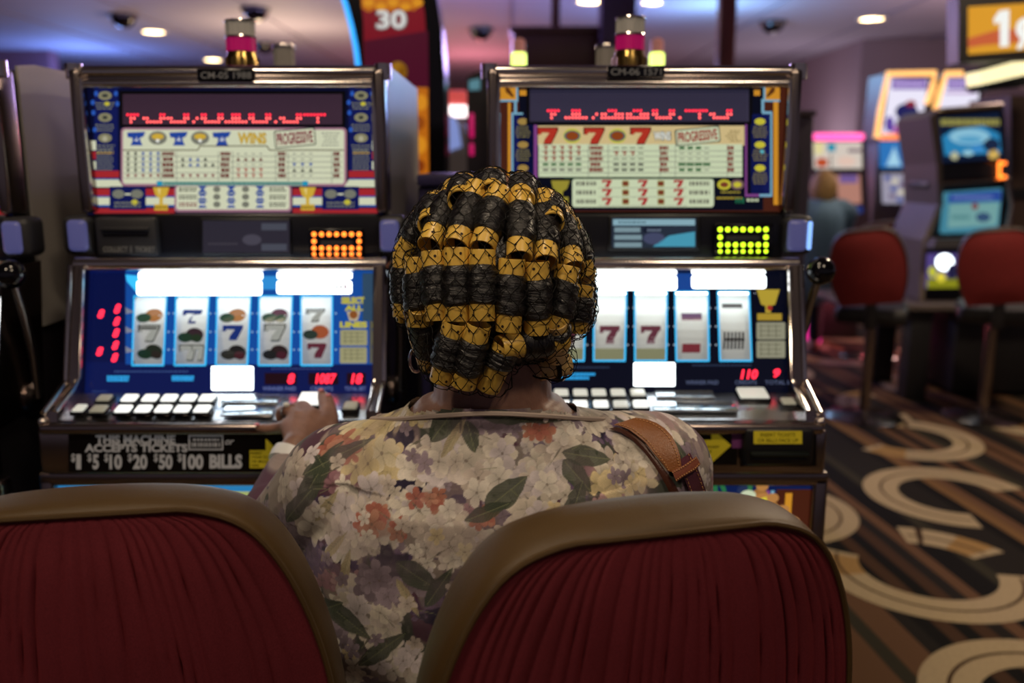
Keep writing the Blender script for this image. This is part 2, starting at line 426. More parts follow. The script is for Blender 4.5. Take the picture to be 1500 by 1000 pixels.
    if v.get('acceptor'):
        ax0, ay0, ax1, ay1 = v['acceptor']; A = atY(ax0, ay0, 1.44); B = atY(ax1, ay1, 1.44)
        m = MB(); m.box(A.x, B.x, 1.432, 1.47, B.z, A.z, BLACKP, .008, 3); m.box(A.x+.012, B.x-.012, 1.428, 1.44, B.z+.012, B.z+.016, GLOSSB, .001); m.box(A.x+.010, B.x-.010, 1.424, 1.44, B.z+.018, B.z+.027, mat('acceptor_lip', (18, 24, 18), .3), .003)
        ba = m.build('bill_acceptor', None, t)
        a = Art((1.4315, B.z), (1.4315, A.z)); a.rect(ax0+14, ay0+6, ax1-14, ay0+25, YELP); a.nx()
        a.text('INSERT TICKETS', ax0+24, ay0+9, ax1-24, ay0+14.5, BLKL); a.text('OR BILLS FACE UP', ax0+20, ay0+17, ax1-20, ay0+22.5, BLKL); a.build('label', None, ba, recalc=False)
    # belly frame and glass
    m = MB()
    m.box(x0-.036, x1+.036, 1.462, 1.50, .852, .878, CHROMED, .006, 3)
    for s_ in (x0, x1): m.box(s_-.036 if s_ == x0 else s_+.010, s_-.010 if s_ == x0 else s_+.036, 1.462, 1.50, .2, .868, CHROMED, .006, 3)
    m.box(x0-.036, x1+.036, 1.462, 1.50, .18, .21, CHROMED, .006)
    m.build('belly_frame', None, t)
    a = Art((1.476, .2), (1.476, .87)); v['belly'](a, x0-.012, x1+.012); a.build('belly_glass', None, t, recalc=False)
    # pull lever on the right hand side
    if v.get('lever'):
        m = MB(); bx = x1+.012
        m.lathe([(.030, 0), (.030, .012), (.022, .02)], (x1-.002, 1.64, .98), (1, 0, 0), 18, CHROMED)
        m.tube([(bx+.006, 1.64, .98), (bx+.010, 1.632, 1.06), (bx+.016, 1.600, 1.15), (bx+.02, 1.575, 1.20)], [.010, .009, .0075, .007], 10, STEEL)
        lv = m.build('lever_arm', None, t)
        m = MB(); m.ball((bx+.021, 1.566, 1.218), .0255, GLOSSB, 24); m.build('knob', None, lv)
    # stacked candle lamp on the roof
    return t

def disp_rows(a, x0, x1, ys, m, h=1.6):
    for y in ys: a.micro(x0, x1, y, h, m)

# ---------------------------------------------------------------- left machine artwork
def L_top(a):
    a.poly([(112, 118), (557, 117), (560, 314), (128, 316)], NAVYD); a.nx()
    for x0, x1 in ((138, 173), (511, 549)): a.rect(x0, 130, x1, 250, NAVY)
    a.nx()
    # side columns
    for cx in (154, 529):
        for i, y in enumerate((140, 172, 202)):
            a.ell(cx, y, 10, 6.5, lit('#a09c78', .6))
            for k in range(3): a.micro(cx-14+k, cx+14-k, y+11+k*4, 2, GREYL)
        for k in range(8): a.micro(cx-12, cx+12, 220+k*4, 2, GREYL if k != 1 else GOLD)
        for sx, sy in ((-13, 137), (16, 137), (-18, 150), (18, 152), (-17, 165), (-15, 190)): a.ell(cx+sx, sy, 3, 4, lit('#2c5cc0', .8), 8)
        a.nx(); a.ell(cx, 203, 4, 4, lit('#c0bca0', .7), 8); a.ell(cx, 172, 4, 3, DGREY, 8); a.ell(cx+3, 152, 4, 3, YELL, 8); a.ell(cx, 140, 5, 3, DGREY, 8)
    for x in (135, 545):
        a.rect(x, 206, x+6, 220, CREAM); a.rect(x, 222, x+6, 233, REDL); a.rect(x, 236, x+6, 248, CREAM)
    for x0, x1 in ((137, 175), (511, 552)):
        a.rect(x0, 250, x1, 260, REDL); a.rect(x0, 261, x1, 263, BLUEL)
    a.poly([(137, 263), (174, 263), (181, 274), (137, 274)], CREAM); a.poly([(511, 263), (552, 263), (552, 274), (504, 274)], CREAM)
    for x0, x1 in ((138, 256), (429, 553)):
        a.rect(x0, 276, x1, 286.5, REDL); a.rect(x0, 286.5, x1, 289, BLUEL); a.rect(x0, 289, x1, 300, CREAM); a.rect(x0, 300, x1, 303, BLUEL); a.rect(x0, 305, x1, 312, REDL)
    a.nx()
    for x0, x1 in ((161, 214), (472, 526)):
        a.rect(x0, 273, x1, 307, NAVY)
    a.nx()
    for x0, x1 in ((161, 214), (472, 526)):
        a.ell(x0+13, 284, 9, 6.5, GREYL); a.ell(x1-13, 284, 9, 6.5, GREYL); a.rect((x0+x1)/2-4, 283, (x0+x1)/2+4, 285.5, CREAM)
        a.micro(x0+7, x1-7, 297, 3, GREYL); a.micro(x0+7, x1-7, 302, 2.6, GREYL); a.ell((x0+x1)/2+10, 296, 5, 4, YELL, 8)
    for cx in (236.5, 451):
        a.poly([(cx-12, 274), (cx+12, 274), (cx+8, 287), (cx+2.5, 290), (cx+2.5, 299), (cx-2.5, 299), (cx-2.5, 290), (cx-8, 287)], GOLD); a.rect(cx-10, 299, cx+10, 308, GOLD)
        a.nx(); a.micro(cx-9, cx+9, 303.5, 3.4, lit('#8a6a1c', .7)); a.poly([(cx-5, 276), (cx-1, 276), (cx-2, 287)], lit('#f0dc90', .8))
    # pay table
    a.nx(); a.rr(178, 187, 508, 272.5, 6, PINK); a.nx(); a.rr(181, 190, 504.5, 269, 4, CREAM); a.nx()
    line = lit('#6a5a40', .5)
    a.poly([(181, 219), (290, 219), (293, 213), (392, 213), (396, 219), (504, 219), (504, 220.6), (395, 220.6), (391, 214.6), (294, 214.6), (291, 220.6), (181, 220.6)], line)
    for y in (228.5, 236.5, 244.5, 252.5, 260.5): a.rect(183, y, 502, y+.8, GREYL)
    for x in (236, 259, 320, 341, 404, 422, 486): a.rect(x, 222, x+.9, 268, GREYL)
    a.nx()
    for x in (187, 249, 312):
        a.poly([(x, 194), (x+27, 193), (x+24, 200), (x+19, 202), (x+20, 207), (x+23, 213), (x+5, 213), (x+8, 207), (x+8, 202), (x+1, 201)], lit('#2447a0', .8)); a.star(x+14, 204, 4.5, WHITEL)
    for x in (232, 294):
        a.ell(x, 202, 13.5, 10, GREYL); a.nx(); a.ell(x, 200, 9, 4.5, GOLD); a.star(x, 206, 4, WHITEL)
    a.text('WINS', 349, 194, 391, 211, lit('#b08a2a', .8), .05); a.nx(); a.text('WINS', 350, 195, 390, 210, GOLD, .02)
    a.rr(402.5, 189, 463, 215, 3, DGREY, -.09); a.nx(); a.rr(404, 190.5, 461.5, 213.5, 3, CREAM, -.09); a.nx(); a.text('PROGRESSIVE', 406, 193, 459, 211, BURG, .035, -.09)
    for k in range(5): a.micro(476-abs(k-2)*2, 494+abs(k-2)*2, 195+k*4.4, 1.6, GREYL)
    # table symbols
    for r_ in range(5):
        y = 225+r_*8
        for c_ in range(5):
            x = 189+c_*11
            mt = BLUEL if r_ < 4 and c_ > 1 else (BURG if r_ == 4 else DGREY)
            a.poly([(x-3, y-2.5), (x+3, y-2.5), (x+1, y), (x+2, y+2.5), (x-2, y+2.5), (x-1, y)] if r_ < 4 else [(x-3, y-2), (x+3, y-2), (x, y+3)], mt)
        for c_ in range(4 if r_ % 2 else 5):
            x = 269+c_*11; mt = (BURG if r_ == 4 else BLUEL if c_ in (1, 2) and 0 < r_ < 4 else DGREY)
            if r_ not in (0, 3): a.poly([(x-3, y+2.5), (x+3, y+2.5), (x, y-3)] if r_ < 4 else [(x-3, y-2), (x+3, y-2), (x, y+3)], mt)
        for c_ in range(4):
            x = 350+c_*11; mt = REDL if r_ > 2 else DRED
            if r_ > 2: a.seven(x, y, 5, 5.5, mt)
            elif r_ == 1: a.poly([(x-3, y+2.5), (x+3, y+2.5), (x, y-3)], mt)
            else: a.rect(x-2, y-.7, x+2, y+.7, GREYL)
        for c_ in range(3):
            x = 432+c_*12; mt = BLUEL if r_ == 2 else (DGREY if r_ == 3 else BURG)
            if r_ in (2, 3): a.poly([(x-3, y-2.5), (x+3, y-2.5), (x, y+3)] if r_ == 2 else [(x-3, y+2.5), (x+3, y+2.5), (x, y-3)], mt)
            else: a.rect(x-2.5, y-.7, x+2.5, y+.7, GREYL)
        for x0, x1 in ((239, 256), (324, 338), (408, 419), (489, 498)): a.micro(x0+(r_ % 2), x1-(r_ % 2), y, 5.4, DRED, .95)
    a.nx(); a.rect(231, 265.5, 452, 271.5, lit('#88b8a8', .7)); a.nx(); a.rect(231, 265, 239, 272, lit('#1a90b4', .9)); a.rect(444, 265, 452, 272, lit('#1a90b4', .9)); a.micro(242, 442, 268.5, 2.4, lit('#2a6a6a', .7))
    # lower pay table
    a.nx(); a.rr(257, 271.5, 428, 310, 5, PINK); a.nx(); a.rr(260, 272.5, 425, 306.5, 4, CREAM); a.nx()
    for y in (277, 288, 299):
        for k in range(2): a.micro(264, 290, y-1.6+k*3.6, 2.4, DGREY if y != 299 else BURG); a.micro(396, 420, y-1.6+k*3.6, 2.4, DGREY)
        for x in (298, 340, 382): a.poly([(x-7, y-5), (x+7, y-5), (x+2, y), (x+7, y+5), (x-7, y+5), (x-2, y)], lit('#24489a', .8)); a.rect(x-2, y-1, x+2, y+1.5, WHITEL)
        for x in (319, 361): a.ell(x, y, 5.5, 4.6, GREYL, 10)
def L_screen(a, x0, y0, x1, y1):
    a.rect(x0, y0, x1, y1, lit('#3a3644', .5)); a.nx()
    a.rect(x0+86, y0+4, x1-4, y0+14, lit('#555866', .6)); a.rect(x0+86, y0+34, x1-4, y0+44, lit('#555866', .6)); a.ell(x0+72, y0+28, 14, 8, lit('#5c5868', .5)); a.micro(x0+8, x0+52, y0+34, 3, lit('#55505c', .5))
def fruit(r_, cx, y, c1, c2, c3=None):
    r_.ell(cx+5, y, 13, 10, lit(c1, .5)); r_.nx(); r_.ell(cx-9, y+4, 11, 7, lit(c2, .5)); r_.nx()
    if c3: r_.ell(cx+8, y+5, 8, 6, lit(c3, .5)); r_.nx()
def outl7(r_, cx, y, w, h):
    r_.seven(cx, y, w, h, lit('#d4d6cc', .45), lit('#45483f', .4)); r_.nx()
def L_reel(i, r_, cx, hw):
    if r_ is None: return True
    D = lit('#233f94', .5); dk = '#2c3a30'
    if i == 0: fruit(r_, cx, 461, '#d89050', '#3c5c40'); outl7(r_, cx, 488, 28, 22); r_.rect(cx-14, 479, cx+12, 482, DGREY); fruit(r_, cx, 514, '#30382c', '#26402c', '#3a3028')
    if i == 1: r_.seven(cx, 463, 28, 21, D); r_.nx(); fruit(r_, cx, 490, '#463038', '#2c4a34', '#30442c'); outl7(r_, cx-6, 516, 22, 20); outl7(r_, cx+9, 516, 16, 20)
    if i == 2: fruit(r_, cx, 461, '#d89050', '#3c5c40'); r_.seven(cx, 487, 30, 22, D); r_.nx(); fruit(r_, cx, 515, '#2c2a28', '#3c3a30', '#5a2c30')
    if i == 3: fruit(r_, cx, 461, '#7c4a58', '#486650', '#3c6048'); outl7(r_, cx, 487, 28, 22); fruit(r_, cx, 515, '#3c2a2a', '#2c2c28', '#5c2a34')
    if i == 4: outl7(r_, cx-3, 461, 24, 18); fruit(r_, cx, 486, '#cc6a40', '#3a4a40'); r_.seven(cx, 513, 28, 21, lit('#7a3444', .5)); r_.nx()
LW = [(198, 243, 195, 238), (259, 305, 257, 299.5), (319.5, 366, 317.5, 361), (381, 427, 380, 424), (442, 485.5, 442.5, 485)]
def windows(a, W, x0, x1, y0, y1, bg, bd):
    """the printed sheet between y0 and y1 leaves the reel windows open; a bright line runs round each"""
    prev0 = prev1 = x0
    for (p0, p1, q0, q1) in W:
        a.poly([(prev0, y0), (p0, y0), (q0, y1), (prev1, y1)], bg); prev0, prev1 = p1, q1
    a.poly([(prev0, y0), (x1, y0), (x1, y1), (prev1, y1)], bg)
    a.nx()
    for (p0, p1, q0, q1) in W:
        a.poly([(p0-2.5, y0-2), (p0, y0), (q0, y1), (q0-2.5, y1+2)], bd); a.poly([(p1+2.5, y0-2), (p1, y0), (q1, y1), (q1+2.5, y1+2)], bd)
        a.poly([(p0-2.5, y0-2.5), (p1+2.5, y0-2.5), (p1, y0), (p0, y0)], bd); a.poly([(q0-2.5, y1+2.5), (q1+2.5, y1+2.5), (q1, y1), (q0, y1)], bd)
    a.nx()
def L_reelglass(a):
    a.rect(110, 388, 184, 582, BLUED); a.rect(184, 388, 552, 435, BLUEG); a.rect(184, 533.5, 556, 582, BLUED); windows(a, LW, 184, 500, 435, 533.5, BLUEG, CHOT); a.rect(500, 435, 552, 533.5, BLUEG)
    a.rect(126, 400, 182, 530, lit('#0b1650', .6))
    a.poly([(184, 402), (204, 404), (200, 428), (186, 412)], CHOT); a.rect(383, 404, 408, 424, lit('#2f8fd8', .95)); a.nx()
    a.rr(203, 399, 385, 409, 2, WHOT); a.rr(406, 399, 516, 408, 2, WHOT); a.rr(200.5, 411, 384, 432.5, 4, WHOT); a.rr(405.5, 411, 515.5, 430.5, 4, WHOT)
    a.nx(); a.micro(492, 503, 420, 6, GREYL); a.micro(504, 513, 420, 8, BURG)
    for y in (455, 483, 512): a.poly([(184, y-5), (197, y+2), (185, y+5)], lit('#9aa0b4', .6))
    for i in range(4):
        xm = (LW[i][1]+LW[i+1][0])/2
        for y in (459, 486, 512): a.ell(xm-4, y, 1.6, 1.6, lit('#9cc8ec', .8), 6); a.ell(xm+4, y, 1.6, 1.6, lit('#9cc8ec', .8), 6)
    for y in (459, 486, 512): a.ell(492, y, 1.6, 1.6, lit('#9cc8ec', .8), 6)
    # award column
    a.rect(531, 400, 546, 470, lit('#3a5a78', .6))
    a.text('SELECT', 500, 435, 534, 445, YELL, .06); a.text('ALL', 505, 447, 532, 455, YELL, .06); a.poly([(508, 456), (528, 456), (524, 470), (512, 470)], lit('#d0c0a0', .7)); a.text('LINES', 498, 471, 538, 480, YELL, .06)
    a.rr(498.5, 483, 538, 506, 2, lit('#b0ac80', .7)); a.rr(498, 508.5, 537.5, 532, 2, lit('#b0ac80', .7)); a.rr(541, 470, 546, 532, 1, lit('#6a6a60', .5)); a.nx()
    a.ell(518, 461, 6, 6, lit('#9a5a2a', .7))
    for k in range(3):
        for b in (487, 512): a.rect(503, b+k*6, 533, b+k*6+1, lit('#8a8668', .6))
        for j in range(3):
            a.rect(505+j*9, 486, 506.2+j*9, 503, lit('#8a8668', .6)); a.rect(505+j*9, 511, 506.2+j*9, 528, lit('#8a8668', .6))
    # lower strip
    a.micro(168, 276, 544, 2, lit('#4a68a8', .6)); a.micro(398, 486, 540, 2, lit('#4a5a98', .6)); a.micro(135, 158, 573, 2, lit('#3a5498', .5))
    cy = lit('#2fa4e8', .9); a.micro(157, 190, 552, 4, cy, 1.0); a.micro(157, 188, 556.5, 4, cy, 1.0); a.micro(252, 284, 552, 4, cy, 1.0); a.micro(252, 283, 556, 4, cy, 1.0)
    a.rr(388, 546, 435, 563, 1, lit('#2a0c18', .5)); a.rr(452, 546, 496, 563, 1, lit('#2a0c18', .5)); a.rr(508, 546, 536, 563, 1, lit('#2a0c18', .5))
    gl = lit('#6c78b0', .7); a.text('WINNER PAID', 385, 566, 434, 572, gl, .02); a.text('CREDITS', 455, 566, 488, 572, gl, .02); a.text('TOTAL BET', 505, 566, 536, 572, gl, .02)
    a.rr(310, 536.5, 371.5, 571.5, 2, WHOT); a.nx()
    for k in range(5): a.poly([(335+k*4, 545+k % 3*4), (338+k*4, 548+k % 3*4), (334+k*5, 566), (332+k*5, 564)], lit('#8ab4e0', .9))
def L_bill(a):
    a.rect(100, 634, 420, 691, BLKL); a.nx()
    g = mat('sign_grey', (165, 162, 160), .55, emit='#b0aeac', es=.16)
    a.text('THIS MACHINE', 140, 637, 257, 650, g, .045); a.text('ACCEPTS TICKETS', 124, 650, 275, 662, g, .045)
    a.rr(276, 637, 327, 659, 1, g); a.nx(); a.rr(278.5, 639, 325, 657, 1, mat('sign_dark', (40, 40, 44), .5)); a.nx(); a.micro(283, 321, 643.5, 3.5, g); a.micro(281, 323, 651, 6, g, .55); a.text('or', 330, 644, 343, 651, g, .01, 0, .3)
    for s_, x0, x1 in (('1', 112, 119), ('5', 136, 145), ('10', 160.5, 179), ('20', 195, 216), ('50', 233, 253), ('100', 268, 298)):
        a.text(s_, x0, 665, x1, 687, g, .04); a.text('$', x0-7.5, 664, x0-1.5, 677, g, .02)
    a.text('BILLS', 307, 665, 355, 686, g, .05)
    arrow(a, 366, 645, 413)
def arrow(a, x0, y0, x1):
    a.nx(); w = x1-x0
    a.poly([(x0, y0+14), (x0+w*.5, y0+14), (x0+w*.5, y0-3), (x1+3, y0+22), (x0+w*.5, y0+48), (x0+w*.5, y0+40), (x0, y0+40)], YELP); a.nx()
    for k, s_ in enumerate(('INSERT', 'YOUR TICKET', 'OR BILLS', 'HERE')):
        a.text(s_, x0+2, y0+16.5+k*6, x0+(18, 38, 26, 14)[k], y0+20+k*6, BLKL, .02)
def L_belly(a, x0, x1):
    def rc(u0, w0, u1, w1, m): # box in metres
        a.add([a_pt(a, u0, w0), a_pt(a, u1, w0), a_pt(a, u1, w1), a_pt(a, u0, w1)], [(0, 1, 2, 3)], m)
    rc(x0, .21, x1, .855, lit('#2f8ac8', .75)); a.nx(); rc(x0+.01, .22, x1-.01, .838, lit('#b8c47a', .7)); a.nx()
    for i in range(9):
        cx = x0+.05+i*.06
        for j in range(6):
            cz = .80-.098*j; q = .03*(j % 2)
            ring(a, cx+q, cz, .026, .018, CYANL); ring(a, cx+q, cz, .016, .009, lit('#2a7a8a', .7)); ring(a, cx+.03-q, cz-.05, .028, .019, lit('#e8f0c8', .9)); blob(a, cx+.03-q, cz-.05, .010, .010, ORANGEL if (i+j) % 3 else REDL)
def a_pt(a, x, z):
    k = (z-a.A.z)/a.t.z; return Vector((x, a.A.y+a.t.y*k, z))+a.n*a.eps*a.layer
def ring(a, cx, cz, r0, r1, m, n=18):
    p = [a_pt(a, cx+r0*math.cos(2*PI*k/n), cz+r0*math.sin(2*PI*k/n)) for k in range(n)]; q = [a_pt(a, cx+r1*math.cos(2*PI*k/n), cz+r1*math.sin(2*PI*k/n)) for k in range(n)]
    a.add(p+q, [(k, (k+1) % n, n+(k+1) % n, n+k) for k in range(n)], m)
def blob(a, cx, cz, rx, rz, m, n=12):
    a.add([a_pt(a, cx+rx*math.cos(2*PI*k/n), cz+rz*math.sin(2*PI*k/n)) for k in range(n)], [tuple(range(n))], m)
BTW = mat('button_white', (225, 226, 220), .3, emit='#f2f6f4', es=1.05)
BTD = mat('button_dim', (170, 172, 160), .35, emit='#b8baa8', es=.14)
BTM = mat('button_mid', (205, 208, 200), .3, emit='#d8dcd4', es=.5)
Lv = dict(plate=(289, 372, 101, 119), id='CM-05 1988', top=L_top, led_box=(180, 138, 501, 182), led_bg=('led_plum', '#3c2a3c'), led_pitch=4.9, led_rows=168,
    led=[('v', 187), ('J', 211), ('J', 246), ('/', 279), ('U', 296), ('1', 331), ('U', 366), ('.', 404), ('J', 411), ('7', 446)], pod_hot=0, slot=(141, 235),
    screen=(297, 323, 424, 370), screen_art=L_screen, card=(456, 339, 530, 378), card_led=LEDO, reels=LW, reel_fn=L_reel, reel_glass=L_reelglass, glass=(116, 549, 388, 578),
    digits=[('8', 167, 445, 177, 459, .35), ('8', 166, 464, 176, 477, .35), ('8', 165, 481, 175, 494, .35), ('8', 164, 499, 174, 512, .35), ('8', 163, 517, 173, 530, .35), ('8', 143, 453, 153, 466, .3), ('8', 141, 508, 151, 521, .3), ('8', 421, 547, 432, 562, .2), ('1087', 462, 547, 493, 562, .2), ('18', 514, 547, 531, 562, .2)],
    buttons=[(px, 587, .026, .024, BTW) for px in (191, 221, 249, 277, 304)]+[(px, 603, .026, .024, BTW) for px in (182, 211, 240, 268, 297)]+[(154, 587, .024, .022, BTD), (146, 603, .026, .024, BTD), (118, 602, .02, .024, BTM), (457, 588, .046, .046, BTW), (514, 598, .024, .026, BTD)],
    plates=[(322, 580, 412, 592), (322, 596, 405, 611)], bill=L_bill, acceptor=(488, 630, 552, 684), belly=L_belly, lever=True)

# ---------------------------------------------------------------- right machine artwork
def R_top(a):
    a.poly([(722, 112), (1152, 112), (1148, 310), (735, 310)], BROWNL); a.nx(); a.rect(760, 118, 1118, 308, BLKB); a.rect(752, 168, 782, 290, NAVY); a.rect(1100, 167, 1128, 286, NAVY)
    a.rect(744, 150, 748, 300, ORANGEL); a.rect(1133, 148, 1140, 300, ORANGEL); a.nx()
    for x0, x1 in ((731, 759), (1118, 1142)):
        a.rect(x0, 121, x1, 149, LBLUE); a.nx(); a.rect(x0+(0 if x0 < 900 else 3), 121, x1-(3 if x0 < 900 else 0), 146, ORANGEL); a.nx()
        s_ = 1 if x0 < 900 else -1; cx = (x0+x1)/2
        a.poly([(cx-6*s_, 127), (cx-1*s_, 126), (cx+8*s_, 141), (cx+6*s_, 143), (cx-4*s_, 135)], lit('#6a3a14', .7)); a.rect(x0+(30 if s_ > 0 else -14), 132, x0+(40 if s_ > 0 else -5), 140, ORANGEL)
    # side columns
    for x in (749, 1128): a.rect(x, 167, x+3, 288, LBLUE)
    a.rect(749, 165, 766, 168, LBLUE); a.rect(753, 148, 757, 167, LBLUE); a.rect(1116, 163, 1131, 167, LBLUE); a.rect(1115, 145, 1119, 165, LBLUE)
    a.rect(782, 183, 787, 262, PURPL); a.rect(1091, 182, 1094, 288, PURPL); a.rect(1094, 284, 1112, 288, PURPL); a.rect(1112, 284, 1131, 288, LBLUE)
    tn = lit('#8c8250', .65)
    for cx in (766, 1113):
        for i, y in enumerate((178, 212, 246)):
            a.ell(cx, y, 8, 5, YELL if cx > 900 else lit('#b0904a', .7))
            for k in range(5): a.micro(cx-11+abs(k-2), cx+11-abs(k-2), y+8+k*3.6, 2, tn)
    a.ell(1116, 222, 3, 3, CYANL)
    # pay table
    a.nx(); a.rect(788, 184, 1090, 213, TANL); a.rect(789, 211, 1087, 259, GREENC); a.nx()
    for x in (802, 870, 938): a.seven(x, 199, 27, 22, lit('#b83424', .8), lit('#6a2018', .6)); a.nx()
    for x in (838, 904):
        a.ell(x, 199, 13, 11, YELL); a.nx(); a.ell(x, 199, 12, 8, lit('#4a7a88', .6)); a.nx(); a.ell(x, 199, 9.5, 6.5, lit('#9a4a1c', .7)); a.nx()
    a.text('WINS', 956, 192, 983, 206, lit('#5a5c50', .6), .08); a.nx(); a.text('WINS', 957.5, 193, 981.5, 205, WHITEL, .02)
    a.rr(988, 187, 1054, 211, 3, DGREY, -.1); a.nx(); a.rr(990, 188.5, 1052.5, 209.5, 3, GREENC, -.1); a.nx(); a.text('PROGRESSIVE', 992, 191, 1050, 207, lit('#9a2a28', .8), .035, -.1)
    for k in range(5): a.micro(1070-abs(k-2)*-3-8, 1070+8-abs(k-2)*-3, 192+k*3.6, 1.6, lit('#8a7440', .6))
    for y in (220.5, 228.5, 236.5, 244.5, 252.5): a.rect(790, y, 1086, y+.8, GREYL)
    for x in (861, 890, 966, 988, 1064): a.rect(x, 212, x+.9, 258, GREYL)
    a.nx()
    for r_ in range(5):
        y = 216.5+r_*8
        for c_ in range(5):
            x = 799+c_*12
            if r_ < 3 and not (r_ == 2 and c_ == 4): a.seven(x, y, 6.5, 6, lit('#9a3028', .75))
            else: a.rect(x-4, y-1.8, x+4, y+1.8, GREENL if r_ == 3 else GREYL)
        for c_ in range(4):
            x = 902+c_*12
            if r_ == 1 and c_ < 3: a.seven(x, y, 6.5, 6, lit('#9a3028', .75))
            else: a.rect(x-4, y-(1.6 if r_ > 2 else .7), x+4, y+(1.6 if r_ > 2 else .7), DGREY)
        for c_ in range(4):
            x = 998+c_*12
            if r_ in (0, 4) and c_ < 3: a.rect(x-4, y-2, x+4, y+2, GREENL)
            elif r_ == 3: a.rect(x-5.5, y-2, x+5.5, y+2, GREENL)
            else: a.rect(x-3.5, y-.7, x+3.5, y+.7, GREYL)
        for x0, x1 in ((863, 882), (965, 978), (1064, 1074)): a.micro(x0+(r_ % 2)*1.5, x1-(r_ % 2)*1.5, y, 5.6, lit('#8a3a34', .7), .95)
    a.micro(826, 1046, 260.5, 3, lit('#3c5a40', .6))
    # lower table
    a.nx(); a.rr(838, 262, 1044.5, 303, 4, GREENC); a.nx()
    for y in (268.5, 281.5, 294.5):
        for x0, x1 in ((844, 873), (1009, 1038)): a.micro(x0, x1, y, 6, lit('#4a3c3c', .6), .55)
        for x in (888.5, 941, 993): a.seven(x, y, 14, 10.5, lit('#b02a30', .8)); a.nx()
        for x in (915.5, 967): a.rect(x-5, y-4.5, x+5, y+4.5, lit('#c0b46a', .6)); a.nx(); a.ell(x, y, 5, 3.4, lit('#84402a', .7))
        a.rect(876, y+6, 1005, y+6.6, GREYL)
    for x in (1059, 1078): a.ell(x, 270, 10, 7.5, YELL if x < 1070 else lit('#8a6a6a', .6)); a.nx(); a.ell(x, 270, 6, 4, lit('#84402a', .7) if x < 1070 else YELL)
    a.micro(1054, 1082, 281, 3, lit('#a8983c', .7)); a.micro(1048, 1086, 289.5, 3, lit('#c0a83c', .7)); a.micro(1075, 1090, 293, 8, lit('#1f6a4a', .7)); a.micro(1092, 1110, 292.5, 4, GREENC)
    a.poly([(807, 264), (834, 264), (830, 276), (824, 280), (824, 286), (816, 286), (816, 280), (810, 276)], lit('#a89c38', .7)); a.rect(812, 288, 832, 300, lit('#a89c38', .7))
def R_screen(a, x0, y0, x1, y1):
    a.rect(x0, y0, x1, y1, lit('#2a3444', .7)); a.nx(); a.rect(x0+2, y0+2, x1-2, y0+11, lit('#8fb6c4', .8)); a.poly([(x0+60, y1-2), (x0+84, y0+26), (x1-2, y0+20), (x1-2, y1-2)], lit('#4aa0bc', .8))
    for k, w in enumerate((38, 40, 40)): a.rect(x0+4, y0+14+k*11, x0+4+w, y0+21+k*11, lit('#88a4ae', .7))
    a.rect(x0+46, y0+14, x0+70, y0+22, lit('#1a2236', .6)); a.ell(x0+62, y0+30, 16, 9, lit('#4a5070', .7)); a.nx(); a.micro(x0+10, x0+50, y0+6.5, 2.4, lit('#47626c', .7)); a.micro(x0+52, x0+74, y0+18, 3, lit('#7c8aa0', .7))
RW = [(758, 800, 756, 797), (814, 857, 812.5, 854), (871.5, 916.5, 871, 914), (931, 976, 931.5, 974.5), (990, 1036, 992, 1037), (1052.5, 1096, 1056, 1099.5)]
def R_reel(i, r_, cx, hw):
    if r_ is None: return True
    rd = lit('#8a4656', .42); rs = lit('#b0848c', .42)
    if i < 4:
        r_.seven(cx, 490, 30, 26, rs); r_.nx(); r_.seven(cx, 488, 27, 22, rd); r_.nx(); r_.rect(cx-hw, 510, cx+hw, 536, lit('#c8c89a', .35))
    elif i == 4:
        r_.rect(cx-15, 458, cx+15, 469, lit('#8a5a8a', .42)); r_.rect(cx-14, 503, cx+13, 516, lit('#a4424c', .42))
    else:
        r_.rect(cx-16, 443, cx+14, 450, lit('#7a7470', .4))
        for k in range(6): r_.rect(cx-16+k*5.4, 486, cx-13+k*5.4, 511, lit('#3a3638', .4))
        r_.rect(cx-15, 495, cx+15, 499, lit('#54504c', .4))
